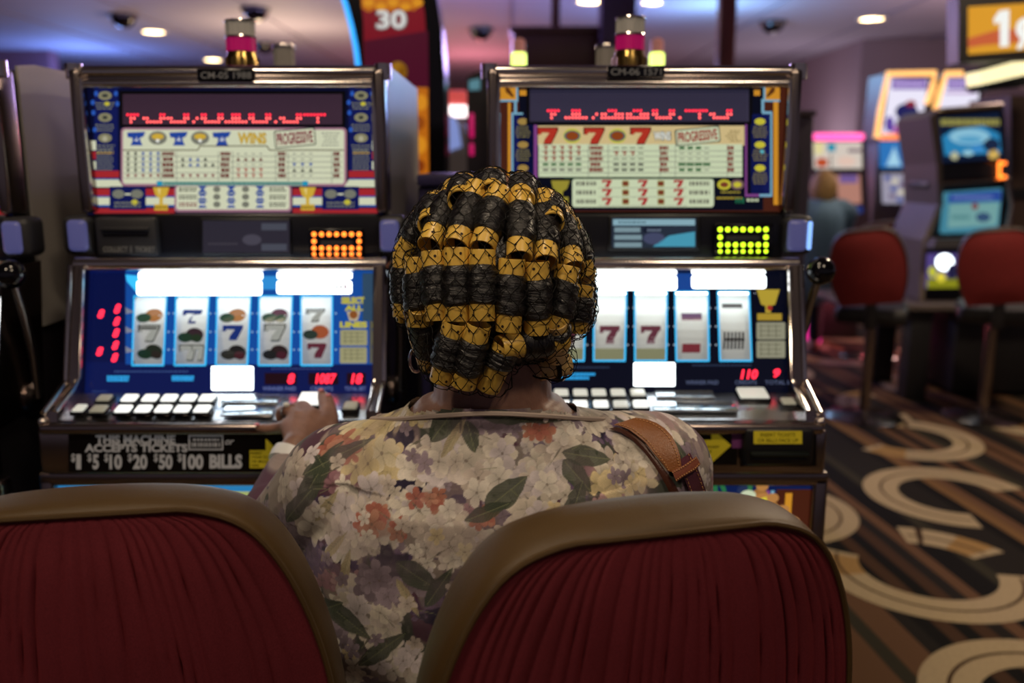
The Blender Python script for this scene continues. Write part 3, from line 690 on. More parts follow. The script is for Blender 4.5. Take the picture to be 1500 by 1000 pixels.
def R_reelglass(a):
    G = lit('#060a1c', .7); a.rect(730, 388, 1178, 428, G); a.rect(730, 527, 1180, 582, G); windows(a, RW, 730, 1106, 428, 527, G, CHOT); a.rect(1106, 428, 1178, 527, G); a.rect(985, 400, 1018, 426, lit('#1c4a9c', .8)); a.nx()
    a.rr(735, 396, 991, 402, 2, WHOT); a.rr(1013, 396, 1121, 401, 2, WHOT); a.rr(735, 404, 991.5, 425, 4, WHOT); a.rr(1013, 403, 1122, 422.5, 4, WHOT); a.nx(); a.micro(1098, 1107, 412, 6, GREYL); a.micro(1108, 1117, 412, 8, BURG)
    for i in range(1, 5):
        xm = (RW[i][1]+RW[i+1][0])/2
        for y in (451, 478, 505): a.ell(xm-4.5, y, 1.6, 1.6, lit('#a8b8c8', .8), 6); a.ell(xm+4.5, y, 1.6, 1.6, lit('#a8b8c8', .8), 6)
    for x0 in (1108, 1156):  # the second, narrower copy paints the award column's reflection at the right edge
        w = 34 if x0 < 1150 else 16
        a.poly([(x0, 424), (x0+w, 424), (x0+w*.8, 446), (x0+w*.62, 448), (x0+w*.62, 458), (x0+w*.38, 458), (x0+w*.38, 448), (x0+w*.2, 446)], lit('#c4aa3a', .75)); a.rect(x0+1, 459, x0+w+3, 469, lit('#b89a34', .75))
        for b in (472, 499):
            a.rr(x0, b, x0+w+8-(6 if w < 20 else 0), b+25, 2, lit('#a8a68c', .65)); a.nx()
            for k in range(3): a.rect(x0+4, b+5+k*7, x0+w+2, b+6+k*7, lit('#7a7862', .6))
            for k in range(3 if w > 20 else 1): a.rect(x0+6+k*11, b+3, x0+7.2+k*11, b+22, lit('#7a7862', .6))
    a.nx(); a.ell(1127, 451, 4, 4, lit('#a83028', .8))
    a.micro(800, 892, 538, 2, lit('#3c4c6c', .6)); a.micro(1014, 1100, 535, 2, lit('#3c4c6c', .6)); cy = lit('#2fa4e8', .9); a.micro(812, 872, 548, 4, cy, 1.0); a.micro(812, 862, 553.5, 4.4, cy, 1.0)
    a.rr(928, 531, 988.5, 565.5, 2, WHOT); a.nx()
    for k in range(5): a.poly([(950+k*4, 538+k % 3*4), (953+k*4, 541+k % 3*4), (949+k*5, 560), (947+k*5, 558)], lit('#8ab4e0', .9))
    gl = lit('#5a6484', .7); a.text('WINNER PAID', 1004, 557, 1052, 563, gl, .02); a.text('CREDITS', 1076, 557, 1108, 563, gl, .02); a.text('TOTAL BET', 1120, 557, 1168, 563, gl, .02)
def R_bill(a):
    a.rect(760, 630, 1080, 681, BLKL); a.rect(1084, 624, 1196, 683, BLKL); a.nx()
    a.rect(1072, 634, 1088, 656, mat('sign_purple', (120, 60, 120), .5)); g = mat('sign_grey', (165, 162, 160), .55)
    a.text('BILLS', 955, 655, 1003, 676, g, .05); a.rect(1070, 626, 1090, 631, mat('sign_white', (200, 206, 204), .4, emit='#c8d0d0', es=.4))
    arrow(a, 1016, 630, 1068)
def R_belly(a, x0, x1):
    def rc(u0, w0, u1, w1, m): a.add([a_pt(a, u0, w0), a_pt(a, u1, w0), a_pt(a, u1, w1), a_pt(a, u0, w1)], [(0, 1, 2, 3)], m)
    rc(x0, .21, x1, .855, lit('#10245a', .6)); a.nx()
    rc(x1-.062, .21, x1, .842, BROWNL); a.nx(); rc(x1-.046, .3, x1-.034, .835, ORANGEL); rc(x1-.072, .3, x1-.066, .84, LBLUE); rc(x1-.080, .3, x1-.074, .84, PURPL); a.nx()
    for i in range(5): ring(a, x1-.14-.045*i, .845-.012*(i % 2), .035, .027, lit('#2f7a4a', .7))
    r_ = random.Random(5)
    G2 = lit('#44a03c', .8); Y2 = lit('#e0d23c', .85); T2 = lit('#a8743c', .75); O2 = lit('#c4884a', .75)
    for i in range(16):
        u = i/15; bx = x1-.092+u*.095; bz = .852-.105*u
        blob(a, bx-.01, bz-.045, .022, .016, G2); a.nx()
        blob(a, bx, bz-.02, .015, .011, (T2, O2, Y2)[i % 3]); a.nx()
        if i % 3 == 0: blob(a, bx+.004, bz-.004, .011, .009, O2); a.nx()
        if i % 4 == 1: blob(a, bx-.006, bz-.035, .008, .006, WHITEL); a.nx()
    blob(a, x1-.115, .835, .014, .010, GREENC); a.nx()
Rv = dict(plate=(890, 973, 96, 114), id='CM-06 1571', top=R_top, led_box=(776, 131, 1097, 178), led_bg=('led_slate', '#34324a'), led_pitch=4.95, led_rows=162,
    led=[('v', 803), ('1', 829), ('/', 864), ('8', 882), ('8', 919), ('U', 957), ('.', 996), ('7', 1005), ('J', 1041)], pod_hot=1,
    screen=(896, 319, 1020, 363), screen_art=R_screen, card=(1051, 332, 1126, 374), card_led=LEDG, reels=RW, reel_fn=R_reel, reel_glass=R_reelglass, glass=(735, 1172, 384, 572),
    digits=[('110', 1085, 541, 1110, 555, .2), ('9', 1133, 540, 1143, 553, .2), ('9', 1160, 540, 1169, 553, .2)],
    buttons=[(px, 579, .026, .024, BTM) for px in (822, 850, 877, 905, 934)]+[(px, 596, .026, .024, BTW if k != 3 else BTM) for k, px in enumerate((824, 850, 880, 909, 938))]+[(768, 580, .026, .024, BTM), (796, 580, .026, .024, BTM), (768, 596, .026, .024, BTM), (796, 596, .026, .024, BTM), (1101, 578, .052, .05, BTM), (1154, 592, .024, .024, BTD)],
    plates=[(962, 571, 1042, 584), (958, 590, 1076, 604)], bill=R_bill, acceptor=(1090, 625, 1189, 681), belly=R_belly, lever=True)
# ================================================================ ROOM
def carpet_mat():
    m = bpy.data.materials.new('carpet_stripes'); m.use_nodes = True; nt = m.node_tree; b = nt.nodes['Principled BSDF']
    b.inputs['Roughness'].default_value = .95; b.inputs['Specular IOR Level'].default_value = .1
    N = nt.nodes.new; L = nt.links.new
    tc = N('ShaderNodeTexCoord'); mp = N('ShaderNodeMapping'); mp.inputs['Rotation'].default_value = (0, 0, math.radians(-6)); L(tc.outputs['Object'], mp.inputs[0])
    sx = N('ShaderNodeSeparateXYZ'); L(mp.outputs[0], sx.inputs[0])
    nz = N('ShaderNodeTexNoise'); nz.inputs['Scale'].default_value = 2.2; L(mp.outputs[0], nz.inputs['Vector'])
    a1 = N('ShaderNodeMath'); a1.operation = 'MULTIPLY_ADD'; L(nz.outputs['Fac'], a1.inputs[0]); a1.inputs[1].default_value = .012; L(sx.outputs['X'], a1.inputs[2])
    sc = N('ShaderNodeMath'); sc.operation = 'MULTIPLY'; L(a1.outputs[0], sc.inputs[0]); sc.inputs[1].default_value = 19.0
    fl = N('ShaderNodeMath'); fl.operation = 'FLOOR'; L(sc.outputs[0], fl.inputs[0])
    wn = N('ShaderNodeTexWhiteNoise'); wn.noise_dimensions = '1D'; L(fl.outputs[0], wn.inputs['W'])
    cr = N('ShaderNodeValToRGB'); cr.color_ramp.interpolation = 'CONSTANT'; L(wn.outputs['Value'], cr.inputs[0])
    e = cr.color_ramp.elements; e[0].position = 0; e[0].color = lin('#2a2622'); e[1].position = .24; e[1].color = lin('#6e503a')
    for p, c in ((.45, '#1c1a18'), (.62, '#50392a'), (.76, '#3c382c'), (.88, '#82613f')):
        q = e.new(p); q.color = lin(c)
    n2 = N('ShaderNodeTexNoise'); n2.inputs['Scale'].default_value = 260; L(tc.outputs['Object'], n2.inputs['Vector'])
    mx = N('ShaderNodeMix'); mx.data_type = 'RGBA'; mx.blend_type = 'MULTIPLY'; mx.inputs[0].default_value = .55; L(cr.outputs[0], mx.inputs[6]); L(n2.outputs['Fac'], mx.inputs[7])
    L(mx.outputs[2], b.inputs['Base Color'])
    return m
CARPET = carpet_mat()
RINGM = mat('carpet_cream', (164, 146, 116), .95, spec=.1, noise=(90, .3)); RINGD = mat('carpet_line', (64, 46, 32), .95, spec=.1, noise=(90, .3)); RINGY = mat('carpet_gold', (150, 118, 74), .95, spec=.1, noise=(90, .3))
m = MB(); m.add([(-14, -4, 0), (14, -4, 0), (14, 22, 0), (-14, 22, 0)], [(0, 1, 2, 3)], CARPET)
def arc(cx, cy, r0, r1, a0, a1, z, mt, n=None):
    n = n or max(4, int(abs(a1-a0)/6)); vs = []
    for k in range(n+1):
        a = math.radians(a0+(a1-a0)*k/n); vs += [(cx+r0*math.cos(a), cy+r0*math.sin(a), z), (cx+r1*math.cos(a), cy+r1*math.sin(a), z)]
    m.add(vs, [(2*k, 2*k+1, 2*k+3, 2*k+2) for k in range(n)], mt)
def carpet_ring(cx, cy, R_, segs, rng):
    for a0, a1 in segs:
        arc(cx, cy, R_*.60, R_, a0, a1, .0012, RINGM)
        arc(cx, cy, R_*.78, R_*.81, a0+3, a1-3, .0018, RINGD)
        if rng.random() < .7: arc(cx, cy, R_*.60, R_, a1-14, a1-10, .0018, RINGD)
        if rng.random() < .6: arc(cx, cy, R_*.60, R_, a0+6, a0+rng.uniform(24, 50), .0015, RINGY)
rg = random.Random(4)
known = [(2.30, 5.11, .34, [(100, 262)]), (2.08, 4.45, .36, [(-150, 80)]), (1.91, 3.63, .36, [(12, 262)]), (1.47, 2.91, .38, [(150, 350), (22, 82)]), (1.47, 2.06, .38, [(30, 250)]), (1.08, 3.46, .34, [(-80, 60)]),
         (2.95, 4.75, .34, [(110, 280)]), (2.75, 5.55, .34, [(60, 230)]), (2.65, 2.7, .38, [(0, 230)]), (2.72, 3.75, .36, [(-160, 60)]), (1.75, 6.0, .34, [(-150, 30), (60, 170)])]
for cx, cy, R_, sg in known: carpet_ring(cx, cy, R_, sg, rg)
for i in range(-16, 17):
    for j in range(-2, 20):
        cx = i*.82+(j % 2)*.4+rg.uniform(-.1, .1); cy = j*.80+.2+rg.uniform(-.1, .1)
        if any(math.hypot(cx-k[0], cy-k[1]) < .72 for k in known): continue
        s0 = rg.uniform(0, 360); carpet_ring(cx, cy, .36, [(s0, s0+rg.uniform(150, 230)), (s0+245, s0+320)], rg)
tag(m.build('floor', None, None, origin=(0, 0, 0), recalc=False), kind='structure')

CEILM = mat('ceiling_paint', (150, 146, 160), .75, noise=(.8, .12))
m = MB(); m.box(-14, 14, -4, 22, 3.2, 3.3, CEILM)
# shallow tile joints
for i in range(-9, 10): m.box(i*1.5-.012, i*1.5+.012, 3, 22, 3.188, 3.2, mat('ceiling_joint', (120, 116, 130), .8))
tag(m.build('ceiling', None, None, origin=(0, 0, 3.2)), kind='structure')
WALLM = mat('wall_paint', (122, 108, 114), .85, noise=(1.2, .1)); WALLB = mat('wall_brown', (78, 56, 52), .8, noise=(1.5, .15))
m = MB(); m.box(-14, 14, 20, 20.2, 0, 3.2, WALLB); tag(m.build('wall_back', None, None), kind='structure')
m = MB(); m.box(5.05, 13.4, 13.3, 20, 0, 3.2, WALLM); tag(m.build('wall_right', None, None), kind='structure')
m = MB(); m.box(-14, -13.8, -4, 20, 0, 3.2, WALLB); tag(m.build('wall_left', None, None), kind='structure')
m = MB(); m.box(-13, -7.3, 14.5, 14.8, 0, 3.2, mat('wall_plum', (104, 74, 90), .8)); tag(m.build('wall_front', None, None), kind='structure')
# columns and the hanging bulkhead between them
for x, y, w, c, n in ((2.10, 9, .16, (96, 44, 34), 1), (.92, 8, .30, (56, 40, 66), 2)):
    m = MB(); m.box(x-w/2, x+w/2, y, y+w, 0, 3.2, mat('column_%d' % n, c, .5), .012); m.box(x-w/2-.03, x+w/2+.03, y-.03, y+w+.03, 0, .2, mat('column_%d' % n, c, .5), .01)
    tag(m.build('trim_%d' % n, None, None), kind='structure')
m = MB(); m.box(.0, .78, 8.2, 9.0, 2.26, 2.58, mat('bulkhead', (66, 34, 26), .5), .02); m.box(-.02, .80, 8.18, 9.02, 2.56, 2.62, mat('bulkhead', (66, 34, 26), .5), .01); m.box(.36, .44, 8.5, 8.6, 2.6, 3.2, mat('bulkhead', (66, 34, 26), .5)); tag(m.build('trim_3', None, None), kind='structure')

# ---------------------------------------------------------------- recessed lamps
LAMP = mat('lamp_glow', (90, 80, 60), .4, emit='#ffdca0', es=14.0); LTRIM = mat('lamp_trim', (210, 206, 200), .4)
def downlight(x, y, label, r=.085):
    t = thing('ceiling_light', label, 'ceiling light', (x, y, 3.2), 'recessed ceiling lights')
    m = MB(); m.lathe([(r*1.3, -.001), (r*1.3, -.012), (r, -.014), (r, -.001)], (x, y, 3.2), (0, 0, 1), 20, LTRIM); m.build('trim_ring', None, t)
    m = MB(); m.lathe([(.0001, -.010), (r*.6, -.012), (r*.98, -.006)], (x, y, 3.2), (0, 0, 1), 20, LAMP); m.build('lens', None, t)
for px, py, lb, r in ((225, 46, 'warm recessed ceiling light above the left machine, the larger of the two there', .14), (312, 87, 'small warm recessed ceiling light just above the left machine top rail', .14),
                      (866, 1, 'warm ceiling light cut by the top of the picture near the middle column', .15), (955, 3, 'warm ceiling light between the two columns, cut by the top edge', .11),
                      (1277, 27, 'single warm recessed ceiling light in the mauve ceiling at right', .14)):
    p = atZ(px, py, 3.2); downlight(p.x, p.y, lb, r)
for x, y, lb in ((-1.0, -.4, 'warm recessed ceiling light above and behind the red chairs, left one'), (.9, -.3, 'warm recessed ceiling light above and behind the red chairs, right one'), (-.2, .9, 'warm recessed ceiling light directly above the woman in rollers')):
    downlight(x, y, lb, .09)
# camera domes
for px, py, lb in ((180, 22, 'dark ceiling dome in the blue lit ceiling at upper left'), (388, 63, 'small dark ceiling dome right of the lit candle on the left machine'), (374, 12, 'dark ceiling dome near the top edge above the left candle'), (704, 42, 'dark ceiling dome in the violet ceiling between the machines'), (1132, 31, 'dark ceiling dome in the pale blue ceiling at right')):
    p = atZ(px, py, 3.2); t = thing('ceiling_dome', lb, 'security dome', p, 'dark ceiling domes')
    m = MB(); m.lathe([(.17, -.002), (.17, -.03), (.15, -.035), (.15, -.002)], p, (0, 0, 1), 18, mat('dome_rim', (60, 58, 64), .5)); m.build('rim', None, t)
    m = MB(); m.lathe([(.0001, -.15), (.06, -.142), (.11, -.11), (.14, -.06), (.145, -.03)], p, (0, 0, 1), 18, GLOSSB); m.build('dome', None, t)

# ================================================================ CHAIRS
def redfab():
    m = bpy.data.materials.new('red_fabric'); m.use_nodes = True; nt = m.node_tree; b = nt.nodes['Principled BSDF']; N = nt.nodes.new; L = nt.links.new
    b.inputs['Roughness'].default_value = .85; b.inputs['Specular IOR Level'].default_value = .15; b.inputs['Sheen Weight'].default_value = .35; b.inputs['Sheen Roughness'].default_value = .4; b.inputs['Sheen Tint'].default_value = lin('#d04040')
    tc = N('ShaderNodeTexCoord'); n = N('ShaderNodeTexNoise'); n.inputs['Scale'].default_value = 900; n.inputs['Detail'].default_value = 2; L(tc.outputs['Object'], n.inputs['Vector'])
    n2 = N('ShaderNodeTexNoise'); n2.inputs['Scale'].default_value = 9; L(tc.outputs['Object'], n2.inputs['Vector'])
    mx = N('ShaderNodeMix'); mx.data_type = 'RGBA'; mx.inputs[6].default_value = lin('#46151c'); mx.inputs[7].default_value = lin('#86303a'); L(n.outputs['Fac'], mx.inputs[0])
    m2 = N('ShaderNodeMix'); m2.data_type = 'RGBA'; m2.blend_type = 'MULTIPLY'; m2.inputs[0].default_value = .35; L(mx.outputs[2], m2.inputs[6]); L(n2.outputs['Fac'], m2.inputs[7]); L(m2.outputs[2], b.inputs['Base Color'])
    bp = N('ShaderNodeBump'); bp.inputs['Strength'].default_value = .5; bp.inputs['Distance'].default_value = .0008; L(n.outputs['Fac'], bp.inputs['Height']); L(bp.outputs[0], b.inputs['Normal'])
    return m
REDF = redfab()
VINYL = mat('brown_vinyl', (76, 57, 30), .46, spec=.34, noise=(14, .22), bump=(700, .25))
def outline(u):
    """half outline of the backrest, z up from the seat; u 0..1 from bottom to the top middle -> (half width, z)"""
    pass
BACK = [(.165, .00), (.186, .06), (.205, .15), (.213, .24), (.206, .33), (.190, .40), (.168, .455), (.140, .492), (.095, .508), (.045, .513), (0, .514)]
def smooth(pts, k=2):
    for _ in range(k):
        o = [pts[0]]
        for a, b in zip(pts, pts[1:]): o += [(a[0]*.75+b[0]*.25, a[1]*.75+b[1]*.25), (a[0]*.25+b[0]*.75, a[1]*.25+b[1]*.75)]
        o.append(pts[-1]); pts = o
    return pts
def casino_chair(name, label, cat, loc, yaw, tilt, z_bot, group, roll=0.0, hs=1.0, BK=BACK, pleats=True, fabric=REDF, vinyl=VINYL, wide=1.0):
    """loc = middle of the rear face of the backrest at floor level"""
    t = thing(name, label, cat, (0, 0, 0), group)
    RZ = Matrix.Rotation(yaw, 3, 'Z'); RT = Matrix.Rotation(roll, 3, 'Y')@Matrix.Rotation(tilt, 3, 'X')
    L0 = Vector(loc)
    def W(x, y, z): return RZ@(RT@Vector((x*wide, y, z-z_bot))+Vector((0, 0, z_bot)))+L0     # local x right, y to the front, z up
    half = smooth([(x, z*hs) for x, z in BK], 2); full = [(-x, z) for x, z in half]+[(x, z) for x, z in half[-2::-1]]
    n = len(full); cz = .26*hs
    # padded shell : rings from rear seam round the crown to the front pad
    rings = [(-.001, .960), (-.004, .972), (-.002, .984), (.004, .995), (.014, 1.0), (.030, 1.002), (.046, .996), (.060, .978), (.068, .94), (.068, .84), (.064, .5)]
    m = MB(); vs = []
    for y, s_ in rings:
        for x, z in full: vs.append(W(x-(1-s_)*.20*math.copysign(1, x)*(abs(x)/.2), y, z_bot+cz+(z-cz)-(1-s_)*.20*(1 if z > .3 else -.4)*min(1, abs(z-cz)/.25)))
    fs = []
    for r_ in range(len(rings)-1):
        for k in range(n-1): fs.append((r_*n+k, r_*n+k+1, (r_+1)*n+k+1, (r_+1)*n+k))
    e = (len(rings)-1)*n; fs.append(tuple(range(e, e+n)))
    fs.append(tuple(range(n-1, -1, -1)))
    m.add(vs, fs, vinyl, True); m.build('backrest', None, t)
    # stitched piping beside the rear panel
    m = MB(); pth = [W(x-math.copysign(1, x)*.0050*min(1, abs(x)/.05), -.0075, z_bot+min(z, .507*hs)) for x, z in full if z > .02]
    m.tube(pth, .0028, 6, vinyl); m.build('piping', None, t)
    # rear fabric panel with gathered pleats (real folds)
    m = MB(); NX, NZ = (208, 44) if pleats else (16, 12); vs = []; rp = random.Random(int(abs(loc[0])*1000)+3)
    ph = [rp.uniform(-.5, .5) for _ in range(40)]; dr = [rp.uniform(.1, .7) for _ in range(40)]
    zs = [z for x, z in half]; xs = [x for x, z in half]
    def hw_at(z): return float(np.interp(z, zs, xs))
    z0, z1 = .005, .5055*hs
    # parametrise by width so that folds run from top to bottom and fan out
    for j in range(NZ+1):
        v_ = j/NZ; 
        for i in range(NX+1):
            u = -1+2*i/NX
            top = float(np.interp(abs(u)*hw_at(.25)*.925, sorted(xs), [z for x, z in sorted(half)])) if False else None
            zt = .5-.014
            # top edge follows the outline : for this u find z where the outline is |x|
            x_ = u*.925
            zz = z0+(z1-z0)*v_
            w = hw_at(zz)-.0055
            if zz > .40:
                pass
            x = u*max(w, .01)
            k = (u+1)/2*26; ki = int(k) % 40
            f = k+.42*math.sin(k*.61+ph[3]*4)+.30*math.sin(k*1.37+2.2*v_+ph[5]*6)+.10*math.sin(v_*7+k*.8)
            fold = (abs(math.sin(PI*f))**.38)-.76
            edge = min(1, (1-abs(u))*9)*min(1, (1-v_)*8+.15)
            amp = .0062*edge*(.55+.6*abs(math.sin(ki*2.1+v_*2.6)))
            bulge = .020*(1-u*u)*(1-(2*v_-1)**4)
            vs.append(W(x, -.006-bulge-amp*fold if pleats else -.006-bulge, z_bot+zz))
    fs = [(j*(NX+1)+i, j*(NX+1)+i+1, (j+1)*(NX+1)+i+1, (j+1)*(NX+1)+i) for j in range(NZ) for i in range(NX)]
    m.add(vs, fs, fabric, True); m.build('rear_panel', None, t, auto=80)
    # seat, bracket, pedestal, foot plate
    SZ = z_bot-.03
    m = MB()
    bm = bmesh.new(); bmesh.ops.create_cube(bm, size=1)
    for v_ in bm.verts: v_.co = Vector((v_.co.x*.40*wide, v_.co.y*.42+.27, v_.co.z*.09+SZ-.045))
    bmesh.ops.bevel(bm, geom=bm.edges[:], offset=.035, segments=4, profile=.5, affect='EDGES')
    for v_ in bm.verts: v_.co = RZ@v_.co+L0
    m.addbm(bm, fabric if pleats else mat('far_seat', (22, 18, 20), .6), True); m.build('seat', None, t)
    m = MB(); m.box(-.03, .03, -.0, .25, SZ-.10, SZ-.085, DARKC, .004); m.box(-.03, .03, .0, .016, SZ-.10, z_bot+.1, DARKC, .004)
    m.v = [RZ@v_+L0 for v_ in m.v]; m.build('bracket', None, t)
    c = RZ@Vector((0, .27, 0))+L0
    m = MB(); m.lathe([(.03, .02), (.03, SZ-.11), (.07, SZ-.10), (.07, SZ-.085)], (c.x, c.y, 0), (0, 0, 1), 20, CHROMED); m.build('pedestal', None, t)
    m = MB(); m.lathe([(.21, 0), (.21, .008), (.19, .018), (.05, .03), (.035, .04)], (c.x, c.y, 0), (0, 0, 1), 28, CHROMED); m.build('foot_plate', None, t)
    return t
# ================================================================ SEATED WOMAN
WX = -.024
person = thing('person', 'person in yellow hair rollers, hair net and floral blouse, seen from behind at the machines', 'person', (WX, 1.05, 0))
def capsule(m, a, ra, b, rb, n=20, sc=None):
    """tapered capsule"""
    a, b = Vector(a), Vector(b); ax = (b-a); L = ax.length; ax.normalize(); pr = []
    for k in range(7): t_ = -PI/2+PI/2*k/6; pr.append((ra*math.cos(t_), ra*math.sin(t_)))
    for k in range(7): t_ = PI/2*k/6; pr.append((rb*math.cos(t_), L+rb*math.sin(t_)))
    m.lathe(pr, a, ax, n)
def loft(m, rings, n=40):
    """rings: (z, cx, cy, rx, ryfront, ryback)"""
    vs = []
    for z, cx, cy, rx, rf, rb in rings:
        for j in range(n):
            a = 2*PI*j/n; c, s_ = math.cos(a), math.sin(a); p = 2/2.35
            x = math.copysign(abs(c)**p, c)*rx; y = math.copysign(abs(s_)**p, s_)*(rf if s_ > 0 else rb)
            vs.append((cx+x, cy+y, z))
    k = len(rings); fs = [(i*n+j, i*n+(j+1) % n, (i+1)*n+(j+1) % n, (i+1)*n+j) for i in range(k-1) for j in range(n)]
    fs += [tuple(range(n-1, -1, -1)), tuple((k-1)*n+j for j in range(n))]
    m.add(vs, fs, None, True)
def remesh(m, voxel, sm=6, fac=.5):
    me = bpy.data.meshes.new('tmp'); me.from_pydata([tuple(v) for v in m.v], [], m.f)
    bm = bmesh.new(); bm.from_mesh(me); bmesh.ops.recalc_face_normals(bm, faces=bm.faces[:]); bm.to_mesh(me); bm.free()
    ob = bpy.data.objects.new('tmp', me); COL.objects.link(ob)
    md = ob.modifiers.new('r', 'REMESH'); md.mode = 'VOXEL'; md.voxel_size = voxel; md.use_smooth_shade = True
    if sm: s_ = ob.modifiers.new('s', 'SMOOTH'); s_.iterations = sm; s_.factor = fac
    bpy.context.view_layer.update()
    out = bpy.data.meshes.new_from_object(ob.evaluated_get(bpy.context.evaluated_depsgraph_get()))
    bpy.data.objects.remove(ob); bpy.data.meshes.remove(me)
    return out
def finish(name, me, mt, parent):
    o0 = ORG[parent.name]; n = len(me.vertices); co = np.empty(n*3); me.vertices.foreach_get('co', co); co = co.reshape(-1, 3)-np.array(o0); me.vertices.foreach_set('co', co.ravel())
    me.materials.clear(); me.materials.append(mt); me.polygons.foreach_set('use_smooth', [True]*len(me.polygons)); me.update()
    return link(name, me, parent, o0)
TORSO = [(.556, WX+.02, 1.06, .150, .12, .12), (.59, WX+.02, 1.05, .19, .16, .15), (.65, WX+.015, 1.05, .20, .16, .14), (.72, WX-.014, 1.055, .222, .155, .125), (.80, WX-.020, 1.06, .222, .15, .122), (.88, WX-.020, 1.065, .222, .145, .128), (.95, WX-.010, 1.065, .212, .14, .132),
         (1.005, WX-.002, 1.065, .192, .125, .128), (1.045, WX-.004, 1.065, .172, .105, .112), (1.075, WX-.004, 1.066, .138, .085, .090), (1.098, WX-.004, 1.07, .104, .072, .076), (1.115, WX-.002, 1.075, .088, .066, .070)]
LSH, LEL, LWR = Vector((-.218, 1.065, 1.005)), Vector((-.345, 1.165, .865)), atY(424, 676, 1.325)
RSH, REL, RWR = Vector((.184, 1.085, 1.016)), Vector((.232, 1.20, .86)), Vector((-.10, 1.365, .912))
def pp(px, py, Y): return atY(px, py, Y)
def arms(m, inf=0.0, hands=True):
    for s_, e, w in ((LSH, LEL, LWR), (RSH, REL, RWR)):
        capsule(m, s_, .066+inf, s_.lerp(e, .55), .057+inf); capsule(m, s_.lerp(e, .45), .058+inf, e, .046+inf)
        q = w if hands else e.lerp(w, .88)
        capsule(m, e, .044+inf, e.lerp(w, .4), .041+inf); capsule(m, e.lerp(w, .35), .042+inf, q, .027+inf*.6)
    for sg, s_ in ((-1, LSH), (1, RSH)):
        capsule(m, (WX+sg*.075, 1.067, 1.050), .041+inf, s_+Vector((0, 0, .018)), .050+inf)
        capsule(m, (WX+sg*.10, 1.10, 1.0), .09+inf, s_, .058+inf)
def finger(m, pts, rr):
    for (a, b), (ra, rb) in zip(zip(pts, pts[1:]), zip(rr, rr[1:])): capsule(m, a, ra, b, rb, 12)
# ---- body
m = MB(); loft(m, TORSO); arms(m)
NB = Vector((WX, 1.07, 1.06)); HC = Vector((-.0232, 1.085, 1.268))
capsule(m, NB, .080, (WX, 1.075, 1.15), .0725); capsule(m, (WX, 1.075, 1.13), .0735, (WX, 1.09, 1.22), .072)
capsule(m, (WX+.0, 1.055, 1.10), .068, (WX, 1.06, 1.17), .066)
# skull, jaw, face
m.ball(HC+Vector((0, -.002, .028)), .1, None, 32, (.80, .98, .96)); m.ball(HC+Vector((0, .045, -.035)), .1, None, 28, (.68, .62, .72))
capsule(m, HC+Vector((0, .075, -.085)), .036, HC+Vector((0, .085, -.078)), .032)       # chin
capsule(m, HC+Vector((0, .100, .018)), .009, HC+Vector((0, .118, -.016)), .013)         # nose
for sg in (-1, 1):
    m.ball(HC+Vector((sg*.013, .112, -.020)), .009, None, 12)                             # nostril wings
    m.ball(HC+Vector((sg*.034, .086, -.016)), .022, None, 14, (1, .8, .9))                # cheek
    capsule(m, HC+Vector((sg*.016, .100, .032)), .008, HC+Vector((sg*.046, .084, .030)), .008)   # brow
    capsule(m, HC+Vector((sg*.020, .090, .022)), .0065, HC+Vector((sg*.043, .082, .020)), .0060); capsule(m, HC+Vector((sg*.021, .088, .001)), .0060, HC+Vector((sg*.042, .081, .002)), .0060)   # lids
    m.ball(HC+Vector((sg*.080, -.004, -.012)), .03, None, 14, (.30, .62, 1.05))           # ear
    m.ball(HC+Vector((sg*.079, .006, -.040)), .012, None, 10, (.5, .7, 1))
capsule(m, HC+Vector((-.017, .104, -.050)), .0075, HC+Vector((.017, .104, -.050)), .0075); capsule(m, HC+Vector((-.014, .102, -.060)), .008, HC+Vector((.014, .102, -.060)), .008)
# left hand on the buttons
def lefthand(m):
    w = LWR; capsule(m, w, .027, pp(436, 655, 1.345), .026, 16)
    base = {'i': pp(474, 616, 1.405), 'm': pp(456, 607, 1.405), 'r': pp(436, 610, 1.397), 'p': pp(421, 622, 1.388)}
    for k, r_ in (('i', .0135), ('m', .0135), ('r', .013), ('p', .0125)): capsule(m, pp(438, 652, 1.345), .021, base[k], r_, 14)
    finger(m, [base['i'], pp(477, 600, 1.43), pp(473, 586, 1.455), pp(471, 576, 1.472)], [.0125, .0105, .0095, .0082])
    finger(m, [base['m'], pp(444, 595, 1.432), pp(434, 596, 1.452), pp(436, 606, 1.455)], [.0125, .0112, .0098, .0085])
    finger(m, [base['r'], pp(420, 600, 1.425), pp(411, 603, 1.441), pp(410, 612, 1.438)], [.0120, .0105, .0095, .0082])
    finger(m, [base['p'], pp(408, 626, 1.402), pp(394, 628, 1.408), pp(379, 626, 1.412)], [.0115, .0095, .0088, .0072])
    capsule(m, pp(452, 662, 1.35), .018, pp(484, 636, 1.385), .0145, 14); finger(m, [pp(484, 636, 1.385), pp(487, 610, 1.42), pp(482, 584, 1.462)], [.0140, .0110, .0085])
lefthand(m)
